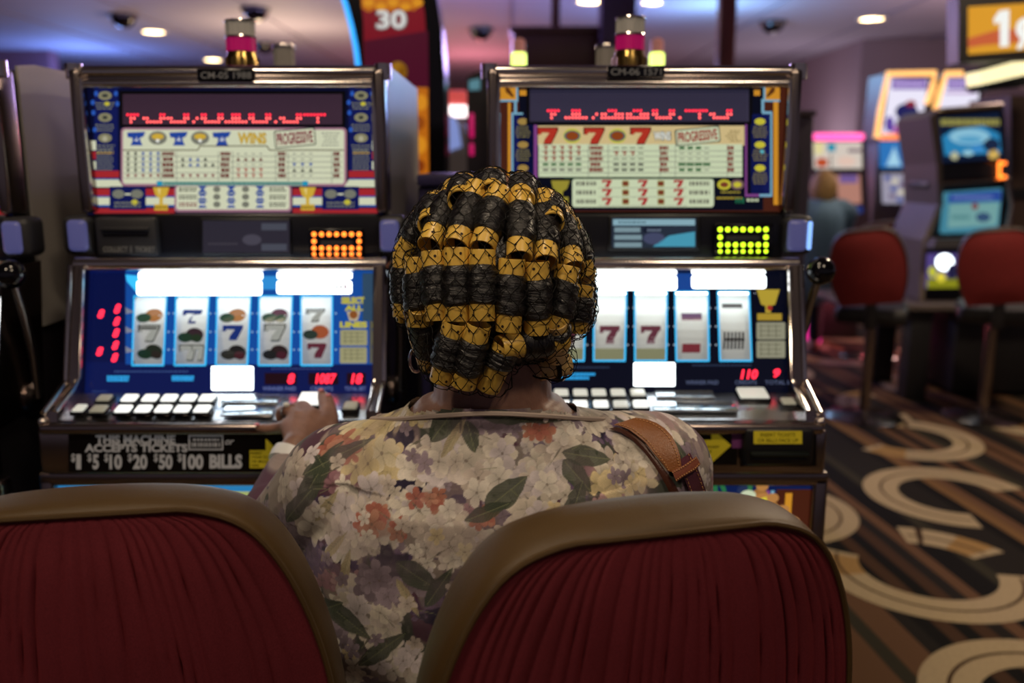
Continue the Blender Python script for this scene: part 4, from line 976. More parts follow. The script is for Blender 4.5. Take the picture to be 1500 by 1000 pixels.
def righthand(m):
    w = RWR; k = Vector((-.185, 1.398, .942)); capsule(m, w, .026, w.lerp(k, .5), .027, 14)
    for i in range(4):
        b = k+Vector((.004-.004*i, .012-.019*i, .012-.005*i)); capsule(m, w.lerp(k, .45), .019, b, .0125, 12)
        L_ = (.060, .068, .064, .052)[i]; d = Vector((-.92, .10-.05*i, .30)).normalized(); d2 = Vector((-.85, .12, -.35)).normalized()
        finger(m, [b, b+d*L_*.5, b+d*L_*.5+d2*L_*.35, b+d*L_*.5+d2*L_*.62], [.0115, .0098, .0088, .0076])
    capsule(m, w.lerp(k, .3)+Vector((0, .012, 0)), .018, k+Vector((.02, .03, .0)), .013, 12); finger(m, [k+Vector((.02, .03, 0)), k+Vector((-.01, .046, .008)), k+Vector((-.035, .050, .010))], [.0125, .0105, .0085])
righthand(m)
# legs, feet
for sg in (-1, 1):
    hip = Vector((WX+.02+sg*.09, 1.08, .658)); kn = Vector((WX+.05+sg*.11, 1.375, .585)); an = Vector((WX+.05+sg*.10, 1.30, .10))
    capsule(m, hip, .095, kn, .062); capsule(m, kn, .060, kn.lerp(an, .4), .056); capsule(m, kn.lerp(an, .35), .056, an, .036)
    capsule(m, an+Vector((0, -.03, -.055)), .036, an+Vector((0, .11, -.07)), .030)
def skinmat():
    m = bpy.data.materials.new('skin'); m.use_nodes = True; nt = m.node_tree; b = nt.nodes['Principled BSDF']; N = nt.nodes.new; L = nt.links.new
    b.inputs['Roughness'].default_value = .48; b.inputs['Subsurface Weight'].default_value = .08; b.inputs['Subsurface Radius'].default_value = (.01, .004, .002)
    tc = N('ShaderNodeTexCoord'); n = N('ShaderNodeTexNoise'); n.inputs['Scale'].default_value = 55; n.inputs['Detail'].default_value = 5; L(tc.outputs['Object'], n.inputs['Vector'])
    mx = N('ShaderNodeMix'); mx.data_type = 'RGBA'; mx.inputs[6].default_value = lin('#745042'); mx.inputs[7].default_value = lin('#a67e6c'); L(n.outputs['Fac'], mx.inputs[0]); L(mx.outputs[2], b.inputs['Base Color'])
    bp = N('ShaderNodeBump'); bp.inputs['Strength'].default_value = .3; bp.inputs['Distance'].default_value = .0015; n2 = N('ShaderNodeTexNoise'); n2.inputs['Scale'].default_value = 190; L(tc.outputs['Object'], n2.inputs['Vector']); L(n2.outputs['Fac'], bp.inputs['Height']); L(bp.outputs[0], b.inputs['Normal'])
    return m
body_me = remesh(m, .0042, 4, .5)
finish('body', body_me, skinmat(), person)
# nails on the visible hand, eyes, lips
NAIL = mat('nail_polish', (206, 120, 132), .2)
m = MB()
for p, r_ in ((pp(470.5, 575, 1.4705), .0055), (pp(481.5, 582.5, 1.4605), .0055), (pp(377, 625.5, 1.4105), .005)): m.ball(p+Vector((0, -.002, .0055)), r_, NAIL, 10, (1, 1, .5))
m.build('fingernails', None, person)
m = MB()
for sg in (-1, 1): m.ball(HC+Vector((sg*.031, .0815, .012)), .0115, mat('eye_white', (220, 214, 206), .2), 14); m.ball(HC+Vector((sg*.031, .0905, .011)), .0042, mat('iris', (40, 24, 16), .1), 10)
m.build('eyes', None, person)
# trousers and shoes (hidden below the frame but part of the figure)
m = MB()
for sg in (-1, 1):
    hip = Vector((WX+.02+sg*.09, 1.08, .658)); kn = Vector((WX+.05+sg*.11, 1.375, .585)); an = Vector((WX+.05+sg*.10, 1.30, .12))
    capsule(m, hip, .103, kn, .071); capsule(m, kn, .069, kn.lerp(an, .4), .065); capsule(m, kn.lerp(an, .35), .065, an, .052)
loft(m, [(z, a, b, c+.008, d+.008, e+.008) for z, a, b, c, d, e in TORSO[:4]])
finish('trousers', remesh(m, .009, 6), mat('trouser_cloth', (34, 32, 44), .8), person)
for sg in (-1, 1):
    an = Vector((WX+.05+sg*.10, 1.30, .10)); m = MB(); capsule(m, an+Vector((0, -.035, -.058)), .041, an+Vector((0, .115, -.066)), .034); 
    m.v = [Vector((v.x, v.y, max(v.z, .002))) for v in m.v]; m.build('shoe', mat('shoe_leather', (30, 24, 22), .4), person)

# ---------------------------------------------------------------- blouse print painted as a fabric raster
W_, H_ = 1900, 1000          # fabric raster, 2 cells per mm
U0, V0, SCL = 150, 540, 1.8   # raster covers photo columns 300.. and rows 540..
rs = np.random.RandomState(8)
IMG = np.zeros((H_, W_, 3)); yy, xx = np.mgrid[0:H_, 0:W_].astype(float); yy = yy/SCL+V0; xx = xx/SCL+U0
def vnoise(sc, seed):
    r_ = np.random.RandomState(seed); g = r_.rand(int(H_/SCL/sc)+4, int(W_/SCL/sc)+4); a = (yy-V0)/sc; b = (xx-U0)/sc; i = a.astype(int); j = b.astype(int); fa = a-i; fb = b-j
    fa = fa*fa*(3-2*fa); fb = fb*fb*(3-2*fb)
    return (g[i, j]*(1-fa)+g[i+1, j]*fa)*(1-fb)+(g[i, j+1]*(1-fa)+g[i+1, j+1]*fa)*fb
def L3(h): return np.array(lin(h)[:3])
n1, n2, n3 = vnoise(60, 1), vnoise(26, 2), vnoise(9, 3)
base = L3('#7c6a70')*np.ones((H_, W_, 1))
for col, f, t_ in (('#94867e', n1, .50), ('#5a4c66', n2, .60), ('#a08e88', n3*.5+n2*.5, .54), ('#5c3a4e', vnoise(40, 7), .62), ('#4c5048', vnoise(34, 9), .66)):
    k = np.clip((f-t_)*14, 0, 1)[..., None]; base = base*(1-k)+L3(col)*k
IMG[:] = base
def win(cx, cy, r):
    i0 = max(0, int((cy-r-V0)*SCL)); i1 = min(H_, int((cy+r-V0)*SCL)+1); j0 = max(0, int((cx-r-U0)*SCL)); j1 = min(W_, int((cx+r-U0)*SCL)+1)
    return (slice(i0, i1), slice(j0, j1)) if i1 > i0 and j1 > j0 else None
def blend(w, k, col): IMG[w] = IMG[w]*(1-k[..., None])+col*k[..., None]
def leaf(cx, cy, ln, wd, ang, c1='#2f3a34', c2='#525c48'):
    w = win(cx, cy, ln+4)
    if not w: return
    x = xx[w]-cx; y = yy[w]-cy; a = math.radians(ang); u = x*math.cos(a)+y*math.sin(a); v = -x*math.sin(a)+y*math.cos(a)
    t_ = np.clip((u/ln+1)/2, 0, 1); hw = wd*np.sin(PI*t_**.8)**.9+n3[w]*3-1.5
    k = np.clip((hw-np.abs(v))*.8, 0, 1)*(np.abs(u) < ln)*.9
    st = .5+.5*np.sin((u+np.abs(v)*1.3)*1.1+n3[w]*5); sh = np.clip(.25+.5*(v > 0)*1.0*.6+st*.35, 0, 1)[..., None]
    IMG[w] = IMG[w]*(1-k[..., None])+(L3(c1)*(1-sh)+L3(c2)*sh)*k[..., None]
    kk = np.clip(1.1-np.abs(v), 0, 1)*(np.abs(u) < ln*.9)*.6; blend(w, kk, L3('#8e9268'))
def floret(cx, cy, r, ang, col, petals=5, squash=1.0, sa=0.0):
    w = win(cx, cy, r*1.35)
    if not w: return
    x = xx[w]-cx; y = yy[w]-cy; c, s_ = math.cos(sa), math.sin(sa); u = (x*c+y*s_); v = (-x*s_+y*c)/squash
    rr_ = np.hypot(u, v); th = np.arctan2(v, u)+ang; p = np.abs(np.cos(th*petals/2)); R_ = r*(.46+.60*p**.75)+(n3[w]-.5)*r*.22
    k = np.clip((R_-rr_)*.9, 0, 1)
    tone = (.74+.30*np.clip(rr_/r, 0, 1)+.16*(n3[w]-.5)-.20*(p < .28)*(rr_ > r*.15))[..., None]
    IMG[w] = IMG[w]*(1-k[..., None])+np.clip(col*tone, 0, 1)*k[..., None]
    kc = np.clip((r*.13-rr_)*1.2, 0, 1)*.65; blend(w, kc, L3('#6a5a4c'))
WH = ['#e2d8c8', '#d9cdbd', '#e6ddd0', '#cfc0b4', '#dccfc6', '#d8ccd0']
YW = ['#e0cc9a', '#d8c48e', '#e4d6b0']; PK = ['#b08490', '#a87684', '#bc9498']; OR = ['#c07a62', '#b86a58', '#c88a70']; PU = ['#6c5480', '#7c6488', '#584470']; MV = ['#9a8898', '#8a7888']
def cluster(cx, cy, rx, ry, n, r0, pal, rng, dens=1.0):
    pts = []
    for i in range(n):
        a = rng.uniform(0, 2*PI); q = math.sqrt(rng.uniform(0, 1)); pts.append((cx+rx*q*math.cos(a), cy+ry*q*math.sin(a), q))
    pts.sort(key=lambda p: -p[2])
    # soft ground under the flower head
    w = win(cx, cy, max(rx, ry)*1.25)
    if w:
        d = np.sqrt(((xx[w]-cx)/rx)**2+((yy[w]-cy)/ry)**2); blend(w, np.clip((1.02+(n3[w]-.5)*.5-d)*4, 0, 1)*.55*dens, L3(pal[0])*.50)
    for x, y, q in pts: floret(x, y, r0*rng.uniform(.78, 1.2), rng.uniform(0, 6.28), L3(rng.choice(pal))*rng.uniform(.84, 1.06), 4 if rng.random() < .3 else 5, rng.uniform(.72, 1.0), rng.uniform(0, 3))
rp = random.Random(21)
# scattered mauve and pink heads everywhere, then the heads one sees in the photo
for i in range(110):
    cluster(rp.uniform(150, 1200), rp.uniform(560, 1090), rp.uniform(22, 40), rp.uniform(18, 32), 7, rp.uniform(13, 18), rp.choice([MV, MV, PK, WH, WH, PU]), rp, .6)
for args in ((585, 690, 26, 20, 9, 15, PU), (600, 725, 34, 24, 8, 16, PU), (575, 850, 30, 24, 9, 15, PU), (470, 850, 50, 30, 14, 16, PU), (900, 650, 34, 20, 10, 14, PU), (690, 830, 34, 18, 9, 14, PU), (500, 880, 44, 26, 12, 16, PK), (720, 635, 40, 18, 12, 15, MV), (830, 640, 40, 22, 12, 15, PK), (640, 910, 40, 20, 10, 15, PU), (440, 860, 24, 24, 7, 14, PU), (680, 960, 46, 24, 9, 15, PU)): cluster(*args, rp)
for x, y, r_, q in ((585, 662, 26, 12), (600, 735, 34, 20), (625, 720, 20, 16), (575, 842, 22, 26), (890, 652, 24, 12), (700, 800, 22, 12), (490, 845, 26, 12), (650, 925, 30, 14), (700, 870, 26, 14), (530, 700, 12, 9)):
    w = win(x, y, r_+10)
    if w: d = np.sqrt(((xx[w]-x)/r_)**2+((yy[w]-y)/q)**2)+(n3[w]-.5)*.9; blend(w, np.clip((1.05-d)*5, 0, 1)*.92, L3('#2b2740'))
for args in ((520, 645, 60, 22, 13, 21, YW), (545, 695, 40, 28, 12, 24, YW), (415, 740, 30, 50, 14, 23, WH), (455, 800, 40, 30, 12, 25, WH), (505, 800, 52, 40, 19, 25, WH), (530, 760, 34, 34, 12, 24, WH), (540, 930, 58, 42, 22, 25, WH), (565, 875, 44, 26, 12, 22, MV), (625, 765, 40, 28, 12, 24, WH),
             (655, 805, 58, 30, 19, 24, WH), (690, 838, 36, 12, 8, 18, WH), (640, 690, 48, 30, 16, 24, WH), (700, 690, 38, 28, 12, 22, WH), (760, 695, 42, 30, 15, 23, WH), (720, 725, 36, 18, 9, 20, WH), (800, 725, 38, 28, 13, 23, WH), (785, 765, 32, 20, 9, 20, WH), (835, 668, 34, 18, 9, 20, WH), (905, 725, 54, 20, 13, 21, YW), (875, 640, 56, 18, 12, 19, WH),
             (940, 690, 30, 32, 10, 21, WH), (995, 650, 24, 28, 7, 18, WH), (1020, 705, 22, 24, 7, 16, MV), (590, 625, 34, 10, 7, 17, YW), (705, 905, 28, 22, 8, 20, WH), (470, 985, 40, 22, 10, 20, MV), (580, 1000, 46, 24, 12, 20, WH), (430, 925, 22, 18, 6, 19, WH), (665, 985, 36, 20, 8, 20, WH), (930, 622, 40, 12, 8, 16, WH)): cluster(*args, rp)
for args in ((560, 790, 30, 20, 8, 19, OR), (485, 680, 30, 14, 7, 16, OR), (632, 742, 22, 10, 5, 16, OR), (705, 772, 14, 12, 4, 14, OR), (790, 648, 24, 10, 5, 15, OR), (690, 640, 26, 10, 6, 15, MV)): cluster(*args, rp)
for x, y, ln, wd, a in ((452, 728, 66, 17, -62), (482, 694, 60, 14, -30), (422, 775, 44, 15, -50), (655, 628, 44, 19, -55), (690, 655, 26, 13, 75), (742, 735, 40, 19, -38), (716, 762, 36, 12, -22), (862, 688, 40, 15, 12), (845, 714, 32, 16, 50), (842, 752, 36, 16, -70), (615, 865, 40, 20, 35), (645, 880, 38, 13, -58), (500, 945, 50, 18, 30), (470, 935, 34, 14, -30), (1015, 690, 42, 9, 65), (790, 628, 50, 9, 8), (740, 625, 40, 12, 10), (560, 985, 50, 14, -40), (800, 790, 30, 12, -10), (700, 985, 30, 12, 60)): leaf(x, y, ln, wd, a)
for x, y, ang in ((470, 770, -55), (600, 900, 60), (505, 860, -75), (665, 655, -60), (485, 830, -50)): leaf(x, y, 36, 8, ang, '#8e8058', '#c8b88c')
for i in range(70):
    x, y = rp.uniform(380, 1050), rp.uniform(610, 1050); floret(x, y, rp.uniform(12, 18), rp.uniform(0, 6), L3(rp.choice(WH+YW+MV)), 5, .85, rp.uniform(0, 3))
for i in range(70): # thin ink strokes
    x, y = rp.uniform(380, 1050), rp.uniform(610, 1050); leaf(x, y, rp.uniform(8, 18), 1.2, rp.uniform(0, 180), '#3c3040', '#544450')
IMG = IMG*.80+IMG.mean(axis=2, keepdims=True)*.15
veil = np.clip((vnoise(70, 12)*.6+n2*.4-.45)*3.2, 0, 1)[..., None]*.42*(.6+.4*n3[..., None]); IMG = IMG*(1-veil)+L3('#857480')*veil
# woven grain of the cloth
IMG *= (1+.10*(rs.rand(H_, W_, 1)-.5)+.05*np.sin(xx*3.1)[..., None])
# ---- blouse mesh
m = MB(); loft(m, [(z, a, b, c+.009, d+.009, e+.009) for z, a, b, c, d, e in TORSO[1:-1]]+[(1.115, WX, 1.073, .098, .084, .094), (1.16, WX, 1.073, .094, .080, .093)]); arms(m, .009, False)
bl = remesh(m, .0030, 7, .5)
n = len(bl.vertices); co = np.empty(n*3); bl.vertices.foreach_get('co', co); co = co.reshape(-1, 3); nr = np.empty(n*3); bl.vertices.foreach_get('normal', nr); nr = nr.reshape(-1, 3)
x, y, z = co.T
# soft folds : pull across the back, gathers under the arm, drape below
def fold(x, z): 
    f = .0035*np.sin(48*(z+.55*np.abs(x-WX)-.02*np.sin(9*x)))*np.exp(-((np.abs(x-WX)-.15)/.06)**2)*(z < 1.03)
    f += .0030*np.sin(70*(x*.35+z)+2*np.sin(11*x))*np.exp(-((z-.86)/.07)**2)*np.clip((WX+.02-x)*8, 0, 1)
    f += .0022*np.sin(30*x+14*z)*np.clip((1.05-z)*6, 0, 1)
    f += .0030*np.sin(95*(z-.6*x))*np.exp(-((x+.20)/.05)**2-((z-1.045)/.03)**2)+.0030*np.sin(85*(z+.7*x))*np.exp(-((x-.165)/.045)**2-((z-1.06)/.03)**2)
    return f
co = co+nr*fold(x, z)[:, None]; bl.vertices.foreach_set('co', co.ravel())
bm = bmesh.new(); bm.from_mesh(bl)
ringc = Vector((WX, 1.073, 0))
dele = [v for v in bm.verts if (v.co.z > 1.092+.40*(1.073-v.co.y) and math.hypot(v.co.x-WX, v.co.y-1.073) < .105) or v.co.z < .61]
bmesh.ops.delete(bm, geom=dele, context='VERTS')
# finer cloth where the print shows
vis = [f for f in bm.faces if f.normal.y < .35 and f.calc_center_median().z > .76]
es = list({e for f in vis for e in f.edges}); bmesh.ops.subdivide_edges(bm, edges=es, cuts=1, use_grid_fill=True)
for v in bm.verts: pass
bm.to_mesh(bl); bm.free()
n = len(bl.vertices); co = np.empty(n*3); bl.vertices.foreach_get('co', co); co = co.reshape(-1, 3)
# cloth coordinates : flat across the back, wrapping round the flanks and arms
u = (co[:, 0]+np.sign(co[:, 0]-WX)*np.clip(co[:, 1]-1.02, 0, None)*.6*np.clip((np.abs(co[:, 0]-WX)-.05)*12, 0, 1))*1292/1.02+750
vv = 500+(1.400-co[:, 2]-np.clip(co[:, 1]-.99, -.1, .2)*.17-.1905)*1292/1.0*1.02
iu = np.clip((u-U0)*SCL, 0, W_-2); iv = np.clip((vv-V0)*SCL, 0, H_-2); i = iv.astype(int); j = iu.astype(int); fi = (iv-i)[:, None]; fj = (iu-j)[:, None]
colr = (IMG[i, j]*(1-fi)+IMG[i+1, j]*fi)*(1-fj)+(IMG[i, j+1]*(1-fi)+IMG[i+1, j+1]*fi)*fj
at = bl.color_attributes.new('print', 'FLOAT_COLOR', 'POINT'); at.data.foreach_set('color', np.hstack([np.clip(colr, 0, 1), np.ones((n, 1))]).ravel())
def clothmat():
    m = bpy.data.materials.new('floral_cotton'); m.use_nodes = True; nt = m.node_tree; b = nt.nodes['Principled BSDF']; N = nt.nodes.new; L = nt.links.new
    b.inputs['Roughness'].default_value = .9; b.inputs['Specular IOR Level'].default_value = .12; b.inputs['Sheen Weight'].default_value = .1
    a = N('ShaderNodeVertexColor'); a.layer_name = 'print'; L(a.outputs[0], b.inputs['Base Color'])
    tc = N('ShaderNodeTexCoord'); n_ = N('ShaderNodeTexNoise'); n_.inputs['Scale'].default_value = 1100; L(tc.outputs['Object'], n_.inputs['Vector']); bp = N('ShaderNodeBump'); bp.inputs['Strength'].default_value = .25; bp.inputs['Distance'].default_value = .0006; L(n_.outputs['Fac'], bp.inputs['Height']); L(bp.outputs[0], b.inputs['Normal'])
    return m
blouse = finish('blouse', bl, clothmat(), person)
BLC = co.copy()
bm = bmesh.new(); bm.from_mesh(bl); bmesh.ops.translate(bm, verts=bm.verts[:], vec=ORG[person.name]); BVH_BL = BVHTree.FromBMesh(bm)
# neckline piping
neck = []
bm.free()
for k in range(48):
    a = 2*PI*k/48; d = Vector((math.cos(a), math.sin(a), 0))
    zc = 1.092-.40*(.085*math.sin(a)); p = Vector((WX, 1.073, zc-.004))+d*.2
    h = BVH_BL.ray_cast(p, -d, .3)
    if h[0]: neck.append(h[0]+d*.0012)
m = MB(); m.tube(neck, .0030, 6, mat('collar_binding', (176, 160, 150), .85), closed=True); m.build('collar', None, person)

# ---------------------------------------------------------------- shoulder bag hanging from the right shoulder
LEATH = mat('tan_leather', (136, 82, 38), .38, spec=.5, noise=(30, .25), bump=(420, .25)); LEATHD = mat('dark_leather', (70, 36, 24), .4, bump=(420, .25)); STITCH = mat('stitching', (190, 140, 90), .8)
bag = thing('shoulder_bag', 'brown leather shoulder bag strap with stitched edges over the right shoulder of the floral blouse', 'bag', (.25, 1.06, .55))
def on_blouse(px, py, lift=.004):
    d = ray(px, py).normalized(); h = BVH_BL.ray_cast(CAM, d)
    if h[0]: return h[0]-d*lift*.4+h[1]*lift*(1 if h[1].dot(d) < 0 else -1)
    return None
def strap(name, cl, wd, lift, mt, parent, th=.0035, stitch=True):
    L_, R_ = [], []
    for (x0, y0), (x1, y1) in cl:
        a = on_blouse(x0, y0, lift); b = on_blouse(x1, y1, lift)
        if a is None or b is None: continue
        L_.append(a); R_.append(b)
    m = MB(); k = len(L_); vs = []
    for a, b in zip(L_, R_):
        nrm = (CAM-a).normalized(); mid = (a+b)/2+nrm*.0015
        vs += [a, mid, b, b-nrm*th, mid-nrm*th, a-nrm*th]
    fs = [(6*i+j, 6*i+(j+1) % 6, 6*(i+1)+(j+1) % 6, 6*(i+1)+j) for i in range(k-1) for j in range(6)]+[(5, 4, 3, 2, 1, 0), tuple(6*(k-1)+j for j in range(6))]
    m.add(vs, fs, mt, True); o = m.build(name, None, parent)
    if stitch and k > 3:
        m = MB()
        for q in (.13, .87):
            pts = [a.lerp(b, q)+(CAM-a).normalized()*.0016 for a, b in zip(L_, R_)]; fine = []
            for a, b in zip(pts, pts[1:]):
                for t_ in range(6): fine.append(a.lerp(b, t_/6))
            for i in range(0, len(fine)-1, 2): m.tube([fine[i], fine[i+1]], .0007, 4, STITCH)
        m.build('stitching', None, o)
    return o
# edge points (inner edge, outer edge) followed from the top of the shoulder down the back
cl = [((897, 626), (930, 617)), ((908, 628), (945, 619)), ((920, 632), (960, 624)), ((932, 639), (972, 632)), ((944, 648), (982, 643)), ((954, 658), (989, 656)), ((963, 669), (993, 668)), ((971, 680), (995, 680)), ((977, 690), (997, 692))]
strap('strap', cl, 0, .0060, LEATH, bag)
cl2 = [((891, 630), (905, 627)), ((908, 635), (918, 632)), ((926, 645), (934, 641)), ((942, 660), (950, 656)), ((955, 677), (964, 674)), ((966, 694), (976, 692)), ((976, 712), (988, 710)), ((984, 730), (998, 730)), ((990, 748), (1006, 748))]
strap('under_strap', cl2, 0, .0035, LEATHD, bag, .003, False)
cl3 = [((990, 676), (1008, 664)), ((996, 690), (1016, 680)), ((1003, 706), (1024, 698)), ((1009, 722), (1030, 716)), ((1014, 740), (1036, 736)), ((1018, 755), (1040, 755))]
strap('lower_strap', cl3, 0, .0040, mat('plum_leather', (92, 48, 62), .4, bump=(420, .25)), bag)
cl4 = [((982, 690), (987, 701)), ((990, 686), (995, 697)), ((998, 681), (1003, 692)), ((1006, 675), (1012, 687)), ((1012, 670), (1018, 681))]
strap('keeper_loop', cl4, 0, .0095, mat('loop_leather', (134, 76, 56), .4, bump=(420, .25)), bag, .005)
m = MB(); m.box(.285, .365, .96, 1.20, .56, .80, LEATH, .025, 4); m.build('pouch', None, bag)
m = MB(); m.box(.283, .367, .955, 1.205, .70, .81, LEATHD, .022, 4); m.build('flap', None, bag)
# ================================================================ HAIR, ROLLERS, NET
HE = Vector((-.0232, 1.078, 1.256)); ER = Vector((.1130, .125, .1310))      # ellipsoid on which the roller axes lie
def on_head(px, py, k=1.0):
    """point on the roller ellipsoid under a photo position (nearest rim point when outside)"""
    d = ray(px, py); S = Vector((1/(ER.x*k), 1/(ER.y*k), 1/(ER.z*k))); o = CAM-HE; O = Vector((o.x*S.x, o.y*S.y, o.z*S.z)); D = Vector((d.x*S.x, d.y*S.y, d.z*S.z))
    a = D.dot(D); b = 2*O.dot(D); c = O.dot(O)-1; q = b*b-4*a*c
    if q >= 0: return CAM+d*((-b-math.sqrt(q))/(2*a))
    p = O+D*(-b/(2*a)); p.normalize(); return HE+Vector((p.x*ER.x*k, p.y*ER.y*k, p.z*ER.z*k))
ROLL = bpy.data.materials.new('roller_plastic'); ROLL.use_nodes = True
_b = ROLL.node_tree.nodes['Principled BSDF']; _b.inputs['Base Color'].default_value = lin('#dcb450'); _b.inputs['Roughness'].default_value = .34; _b.inputs['Subsurface Weight'].default_value = .12; _b.inputs['Subsurface Radius'].default_value = (.01, .006, .002)
ROLL2 = mat('roller_plastic_pale', (214, 180, 116), .36); HOLE = mat('roller_hole', (40, 24, 10), .7)
def hairmat(name, sc):
    m = bpy.data.materials.new(name); m.use_nodes = True; nt = m.node_tree; b = nt.nodes['Principled BSDF']; N = nt.nodes.new; L = nt.links.new
    b.inputs['Roughness'].default_value = .30; b.inputs['Specular IOR Level'].default_value = .75
    at = N('ShaderNodeAttribute'); at.attribute_name = 'strand'; mp = N('ShaderNodeMapping'); mp.inputs['Scale'].default_value = sc; L(at.outputs['Vector'], mp.inputs[0])
    n = N('ShaderNodeTexNoise'); n.inputs['Scale'].default_value = 1; n.inputs['Detail'].default_value = 6; n.inputs['Distortion'].default_value = .25; L(mp.outputs[0], n.inputs['Vector'])
    cr = N('ShaderNodeValToRGB'); cr.color_ramp.elements[0].color = lin('#060506'); cr.color_ramp.elements[1].color = lin('#241d1e'); cr.color_ramp.elements[0].position = .42; cr.color_ramp.elements[1].position = .85; L(n.outputs['Fac'], cr.inputs[0]); L(cr.outputs[0], b.inputs['Base Color'])
    bp = N('ShaderNodeBump'); bp.inputs['Strength'].default_value = .9; bp.inputs['Distance'].default_value = .0016; L(n.outputs['Fac'], bp.inputs['Height']); L(bp.outputs[0], b.inputs['Normal'])
    return m
HAIR = hairmat('wound_hair', (1300, 70, 70)); SCALP = hairmat('scalp_hair', (420, 420, 60))
ALLROLL = []     # points kept for draping the net
NETV, NETF = [], []
def strand_attr(ob, vals):
    a = ob.data.attributes.new('strand', 'FLOAT_VECTOR', 'POINT'); a.data.foreach_set('vector', np.array(vals, dtype=float).ravel())
hr = random.Random(3)
def roller(A, B, r=.0146, end=(.225, .225), pale=False, hollow=True):
    """A top end, B bottom end (3D); end = share of the length left bare at each end"""
    A, B = Vector(A), Vector(B); ax = (B-A); L = ax.length; ax.normalize(); mid = (A+B)/2; out = (mid-HE); out = (out-ax*out.dot(ax)).normalized(); e2 = ax.cross(out)
    mt = ROLL2 if pale else ROLL; m = MB()
    prof = [(r*.80, L*.5), (r*.80, .0015), (r*.86, 0), (r*.97, 0), (r, .0015), (r, L*.5), (r, L-.0015), (r*.97, L), (r*.86, L), (r*.80, L-.0015), (r*.80, L*.5)]
    vs0 = len(m.v); n = 22; vs = []; fs = []
    for rr_, h in prof:
        for j in range(n):
            an = 2*PI*j/n; vs.append(A+ax*h+(out*math.cos(an)+e2*math.sin(an))*rr_)
    k = len(prof)
    for i in range(k-1):
        for j in range(n): fs.append((i*n+j, i*n+(j+1) % n, (i+1)*n+(j+1) % n, (i+1)*n+j))
    m.add(vs, fs, mt, True)
    # peg holes near both ends, a moulded band
    for h in (L*.085, L-L*.085):
        for j in range(5):
            an = 2*PI*(j+hr.random()*.15)/5+.5; dv = out*math.cos(an)+e2*math.sin(an)
            c = A+ax*h+dv*(r-.0002); t1 = ax; t2 = dv.cross(ax); q = [c+dv*.0006+(t1*math.cos(2*PI*s_/10)+t2*math.sin(2*PI*s_/10))*.0016 for s_ in range(10)]
            m.add(q+[c+dv*-.0006], [tuple(range(10))], HOLE)
    o = m.build('hair_roller', None, person, recalc=False); NETV.extend(m.v[:len(vs)]); 
    # hair wound round the middle
    w = MB(); h0, h1 = L*end[0], L*(1-end[1]); NS, NA = 26, 30; vs = []; st = []; ph = [hr.uniform(0, 6.28) for _ in range(4)]
    for i in range(NS+1):
        t_ = i/NS; h = h0+(h1-h0)*t_
        for j in range(NA):
            an = 2*PI*j/NA; env = min(1, t_*7, (1-t_)*7)
            rr_ = r*1.01+.0034*env**.5+.0005*math.sin(i*.9+ph[0]+1.6*math.sin(an+ph[1]))+.0004*math.sin(i*1.7+3*an+ph[2])+hr.uniform(-.00025, .00025)
            hh = h+.0018*math.sin(an+ph[3])*(1-env*.6)
            vs.append(A+ax*hh+(out*math.cos(an)+e2*math.sin(an))*rr_); st.append((hh+.15*hr.random()*.01, math.cos(an)*r+A.x*7, math.sin(an)*r+A.z*7))
    fs = [(i*NA+j, i*NA+(j+1) % NA, (i+1)*NA+(j+1) % NA, (i+1)*NA+j) for i in range(NS) for j in range(NA)]
    w.add(vs, fs, HAIR, True); ow = w.build('wrapped_hair', None, o, recalc=True); strand_attr(ow, st)
    # a few loose hairs lying over the winding
    NETV.extend(vs)
    return o
def R2(ax, ay, bx, by, k=1.0, **kw): return roller(on_head(ax, ay, k), on_head(bx, by, k), **kw)
def z2p(x, y): return 540+x/2.703, 230+y/2.703
rows = [ # crop coordinates (x2.703) top end -> bottom end
    ((262, 140), (140, 385), {}), ((345, 118), (240, 352), {}), ((432, 118), (345, 352), {}), ((518, 135), (450, 362), {}), ((602, 145), (597, 400), {}), ((690, 155), (700, 420), {}), ((760, 180), (810, 440), {}), ((815, 225), (878, 470), {}),
    ((140, 375), (122, 640), {}), ((192, 395), (203, 670), {}), ((258, 372), (277, 648), {}), ((350, 358), (352, 650), {}), ((450, 366), (450, 648), {}), ((568, 402), (552, 690), {}), ((664, 412), (664, 700), {}), ((788, 432), (738, 690), {}), ((846, 510), (815, 690), {}), ((880, 560), (862, 700), {}),
    ((205, 590), (232, 850), {}), ((345, 650), (290, 885), {}), ((436, 660), (374, 905), {}), ((545, 740), (470, 915), {'end': (.12, .52)}), ((515, 755), (775, 720), {'end': (.30, .26)}), ((738, 650), (742, 790), {'end': (.12, .5), 'pale': True}), ((670, 840), (790, 815), {'end': (.45, .40), 'pale': True})]
for a, b, kw in rows:
    p = z2p(*a); q = z2p(*b)
    lift = 1.0
    if a == (515, 755): lift = 1.04
    if p[1] > 450 and a not in ((515, 755), (738, 650), (670, 840)):
        A_ = on_head(p[0], p[1]); roller(A_, atY(q[0], q[1], A_.y+.012), **kw)
    elif a == (670, 840): A_ = on_head(p[0], p[1]-6); roller(atY(p[0], p[1], A_.y+.03), atY(q[0], q[1], A_.y+.045), **kw)
    else: R2(p[0], p[1], q[0], q[1], lift, **kw)
